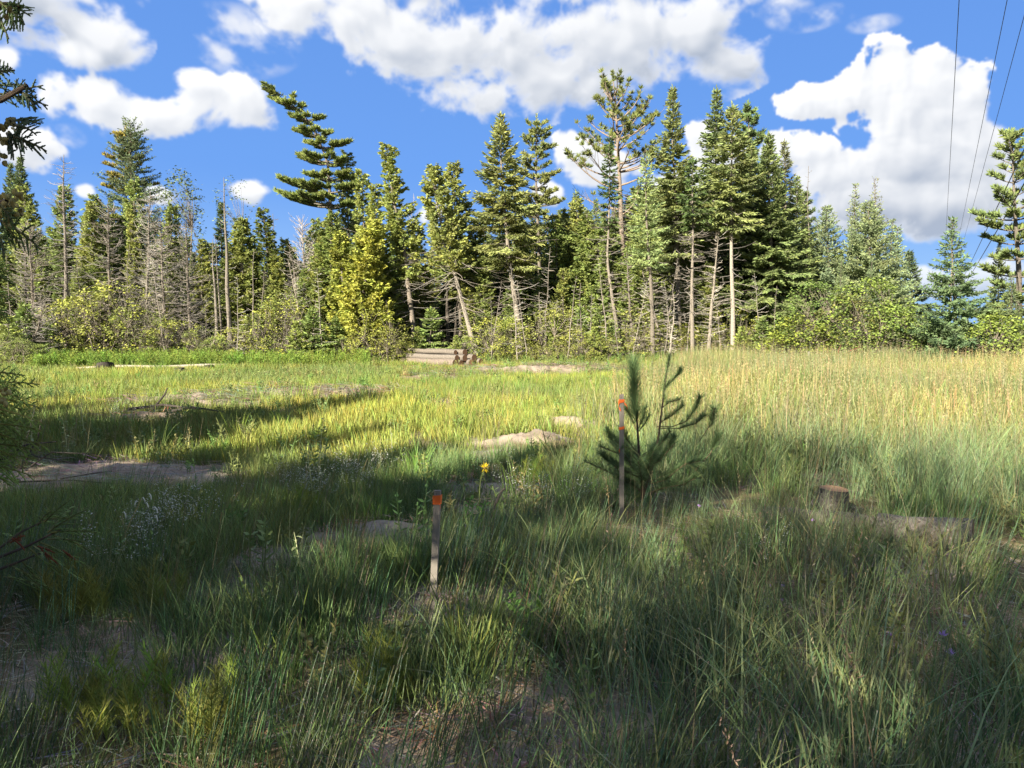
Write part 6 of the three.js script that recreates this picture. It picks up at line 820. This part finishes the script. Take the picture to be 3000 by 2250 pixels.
{ // mugwort and a few broad blades at the lower right, each a plant of its own
  const R = rng(866);
  for (const [sx, syB, syT, D, label] of [[2690, 2235, 1900, 2.75, 'tall grey green feathery weed of the pair at the lower right'], [2560, 2200, 1960, 2.85, 'shorter grey green feathery weed of the pair at the lower right'], [2620, 2260, 2000, 2.65, 'third feathery grey weed between the pair at the lower right']]) { const b = at(sx, syB, D), t = thing('feathery_weed', label, 'plant', 'feathery weeds at the lower right'), gy = ground(b.x, b.z); t.position.set(b.x, gy, b.z); const h = at(sx, syT, D).y - gy, pts = bladePts(V(0, -0.02, 0), 0.4, h, 0.06, 0.15, 5), st = new GB(true), g = new GB(); st.tube(pts, 0.0022, 5, [0.16, 0.18, 0.1]); for (let i = 0; i < 60; i++) { const u = 0.15 + 0.85 * R(), p = along(pts, u), q = bladePts(p, R() * 6.28, 0.07 * (1.25 - u) + 0.02, 0.6, -0.4, 3); st.tube(q, 0.0009, 3, [0.16, 0.18, 0.1]); for (let k = 0; k < 12; k++) g.leaf(along(q, R()), dirAz(R() * 6.28, (R() - 0.3) * 1.5), 0.008 + 0.006 * R(), 0.004, R, jit([0.20, 0.25, 0.14], R, 0.2)); } part('stem', st.build(), twigMat, t); part('foliage', g.build(), broadMat, t).userData.kind = 'stuff'; shadowed(t); }
  const long = (label, list, col, wid) => { const t = thing('broad_grass', label, 'grass', 'broad bladed grass clumps'); const b0 = at(list[0][0][0], list[0][0][1], list[0][0][2]); t.position.set(b0.x, ground(b0.x, b0.z), b0.z); for (const pts of list) { const v = new THREE.CatmullRomCurve3(pts.map(([x, y, D]) => at(x, y, D).sub(t.position))).getPoints(10), g = new GB(), d = v[10].clone().sub(v[0]), s = V(-d.z * 0.5, 0.25, d.x * 0.6 + 0.5).normalize(); g.ribbon(v, wid, s, jit(col, R, 0.15)); part('blade', g.build(), grassMat, t); } shadowed(t); };
  long('broad arching grass clump right of the near stake', [[[1575, 1860, 3.9], [1570, 1760, 3.9], [1565, 1690, 3.9], [1562, 1600, 3.9]], [[1572, 1830, 3.9], [1520, 1700, 3.9], [1430, 1640, 3.85], [1330, 1635, 3.8]], [[1575, 1820, 3.9], [1530, 1720, 3.9], [1460, 1690, 3.85], [1370, 1725, 3.8]], [[1545, 1800, 3.7], [1620, 1795, 3.6], [1690, 1850, 3.5], [1725, 1950, 3.4]], [[1575, 1850, 3.9], [1600, 1720, 3.9], [1630, 1640, 3.95], [1640, 1600, 3.95]]], [0.13, 0.20, 0.075], 0.011);
  long('broad bluish grass clump at the bottom right corner', [[[2870, 2240, 2.55], [2880, 2180, 2.55], [2885, 2130, 2.55], [2888, 2090, 2.55]], [[2900, 2250, 2.5], [2900, 2210, 2.5], [2930, 2190, 2.5], [2960, 2185, 2.5]], [[2950, 2230, 2.5], [2930, 2050, 2.6], [2840, 1980, 2.7], [2700, 2030, 2.7]], [[2700, 2240, 2.5], [2780, 2160, 2.5], [2860, 2150, 2.5], [2960, 2240, 2.45]], [[2980, 2200, 2.6], [2960, 2000, 2.6], [2900, 1900, 2.7], [2800, 1850, 2.75]]], [0.10, 0.165, 0.085], 0.012);
  long('broad bluish grass clump bending out of the bottom centre right', [[[2150, 2240, 2.55], [2155, 2150, 2.55], [2150, 2090, 2.55], [2140, 2040, 2.55]], [[2110, 2200, 2.6], [2110, 2060, 2.65], [2060, 1980, 2.7], [1990, 1950, 2.7]], [[2160, 2230, 2.55], [2110, 2120, 2.6], [2040, 2060, 2.6], [1960, 2060, 2.6]], [[2400, 2250, 2.5], [2500, 2200, 2.5], [2620, 2205, 2.5], [2750, 2260, 2.45]], [[2140, 2200, 2.6], [2200, 1990, 2.7], [2280, 1900, 2.75], [2340, 1930, 2.75]]], [0.10, 0.165, 0.085], 0.011);
  long('long pale grass clump in front of the sapling', [[[1960, 1640, 4.6], [1935, 1480, 4.6], [1870, 1330, 4.7], [1810, 1295, 4.7]], [[1940, 1600, 4.6], [1925, 1430, 4.6], [1915, 1330, 4.6]], [[2090, 1480, 5], [2060, 1400, 5], [2000, 1350, 5], [1960, 1335, 5]]], [0.24, 0.25, 0.11], 0.006);
}
// ---------------------------------------------------------------- overhead wires along the cleared strip, and the pole they hang from in the distance
{
  const az = 29.85 * Math.PI / 180, d = V(Math.sin(az), 0, -Math.cos(az)), side = V(Math.cos(az), 0, Math.sin(az)), wire = new THREE.MeshStandardMaterial({ name: 'wire', color: new THREE.Color(0.03, 0.03, 0.035), roughness: 0.6, metalness: 0.3 });
  const cable = (label, off, y, r, sag, near = -28, far = 140) => { const pts = []; for (let i = 0; i <= 40; i++) { const u = i / 40, s = mix(near, far, u); pts.push(V(0, 0, 0).addScaledVector(d, s).addScaledVector(side, off).setY(y - sag * 4 * u * (1 - u))); } const t = thing('overhead_wire', label, 'wire', 'wires over the cleared strip'); t.position.copy(pts[0]); const g = new GB(true); g.tube(pts.map((p) => p.clone().sub(pts[0])), r, 6, [1, 1, 1]); part('strand', g.build(), wire, t); shadowed(t); };
  cable('leftmost thin wire crossing the white cloud', 0.09, 10.6, 0.010, 0.4); cable('middle thin wire crossing the white cloud', 1.2, 10.6, 0.010, 0.4); cable('rightmost thin wire crossing the white cloud', 1.69, 10.6, 0.010, 0.4); cable('upper thick cable in front of the right edge pine', 1.88, 7.0, 0.018, 0.4); cable('lower thick cable in front of the right edge pine', 2.14, 6.5, 0.022, 0.4);
  for (const [s, name] of [[140, 'far utility pole carrying the wires at the end of the cleared strip'], [-28, 'utility pole carrying the wires behind the viewer']]) { const p = V(0, 0, 0).addScaledVector(d, s).addScaledVector(side, 1.2), t = thing('utility_pole', name, 'pole'); t.position.set(p.x, ground(p.x, p.z), p.z); const y0 = t.position.y, g = new GB(true); g.tube([V(0, -0.3, 0), V(0, 5, 0), V(0, 10.8 - y0, 0)], [0.15, 0.13, 0.1], 10, [0.3, 0.25, 0.2]); part('post', g.build(), barkMat, t); const c = new THREE.BoxGeometry(2.7, 0.12, 0.1); const m = part('crossarm', c, stakeMat, t); m.position.set(0, 10.5 - y0, 0); m.rotation.y = -az; const c2 = new THREE.BoxGeometry(1.2, 0.1, 0.08), m2 = part('bracket', c2, stakeMat, t); m2.position.set(side.x * 0.6, 6.75 - y0, side.z * 0.6); m2.rotation.y = -az; shadowed(t); }
}
console.log('triangles', GB.total);
renderer.render(scene, camera);
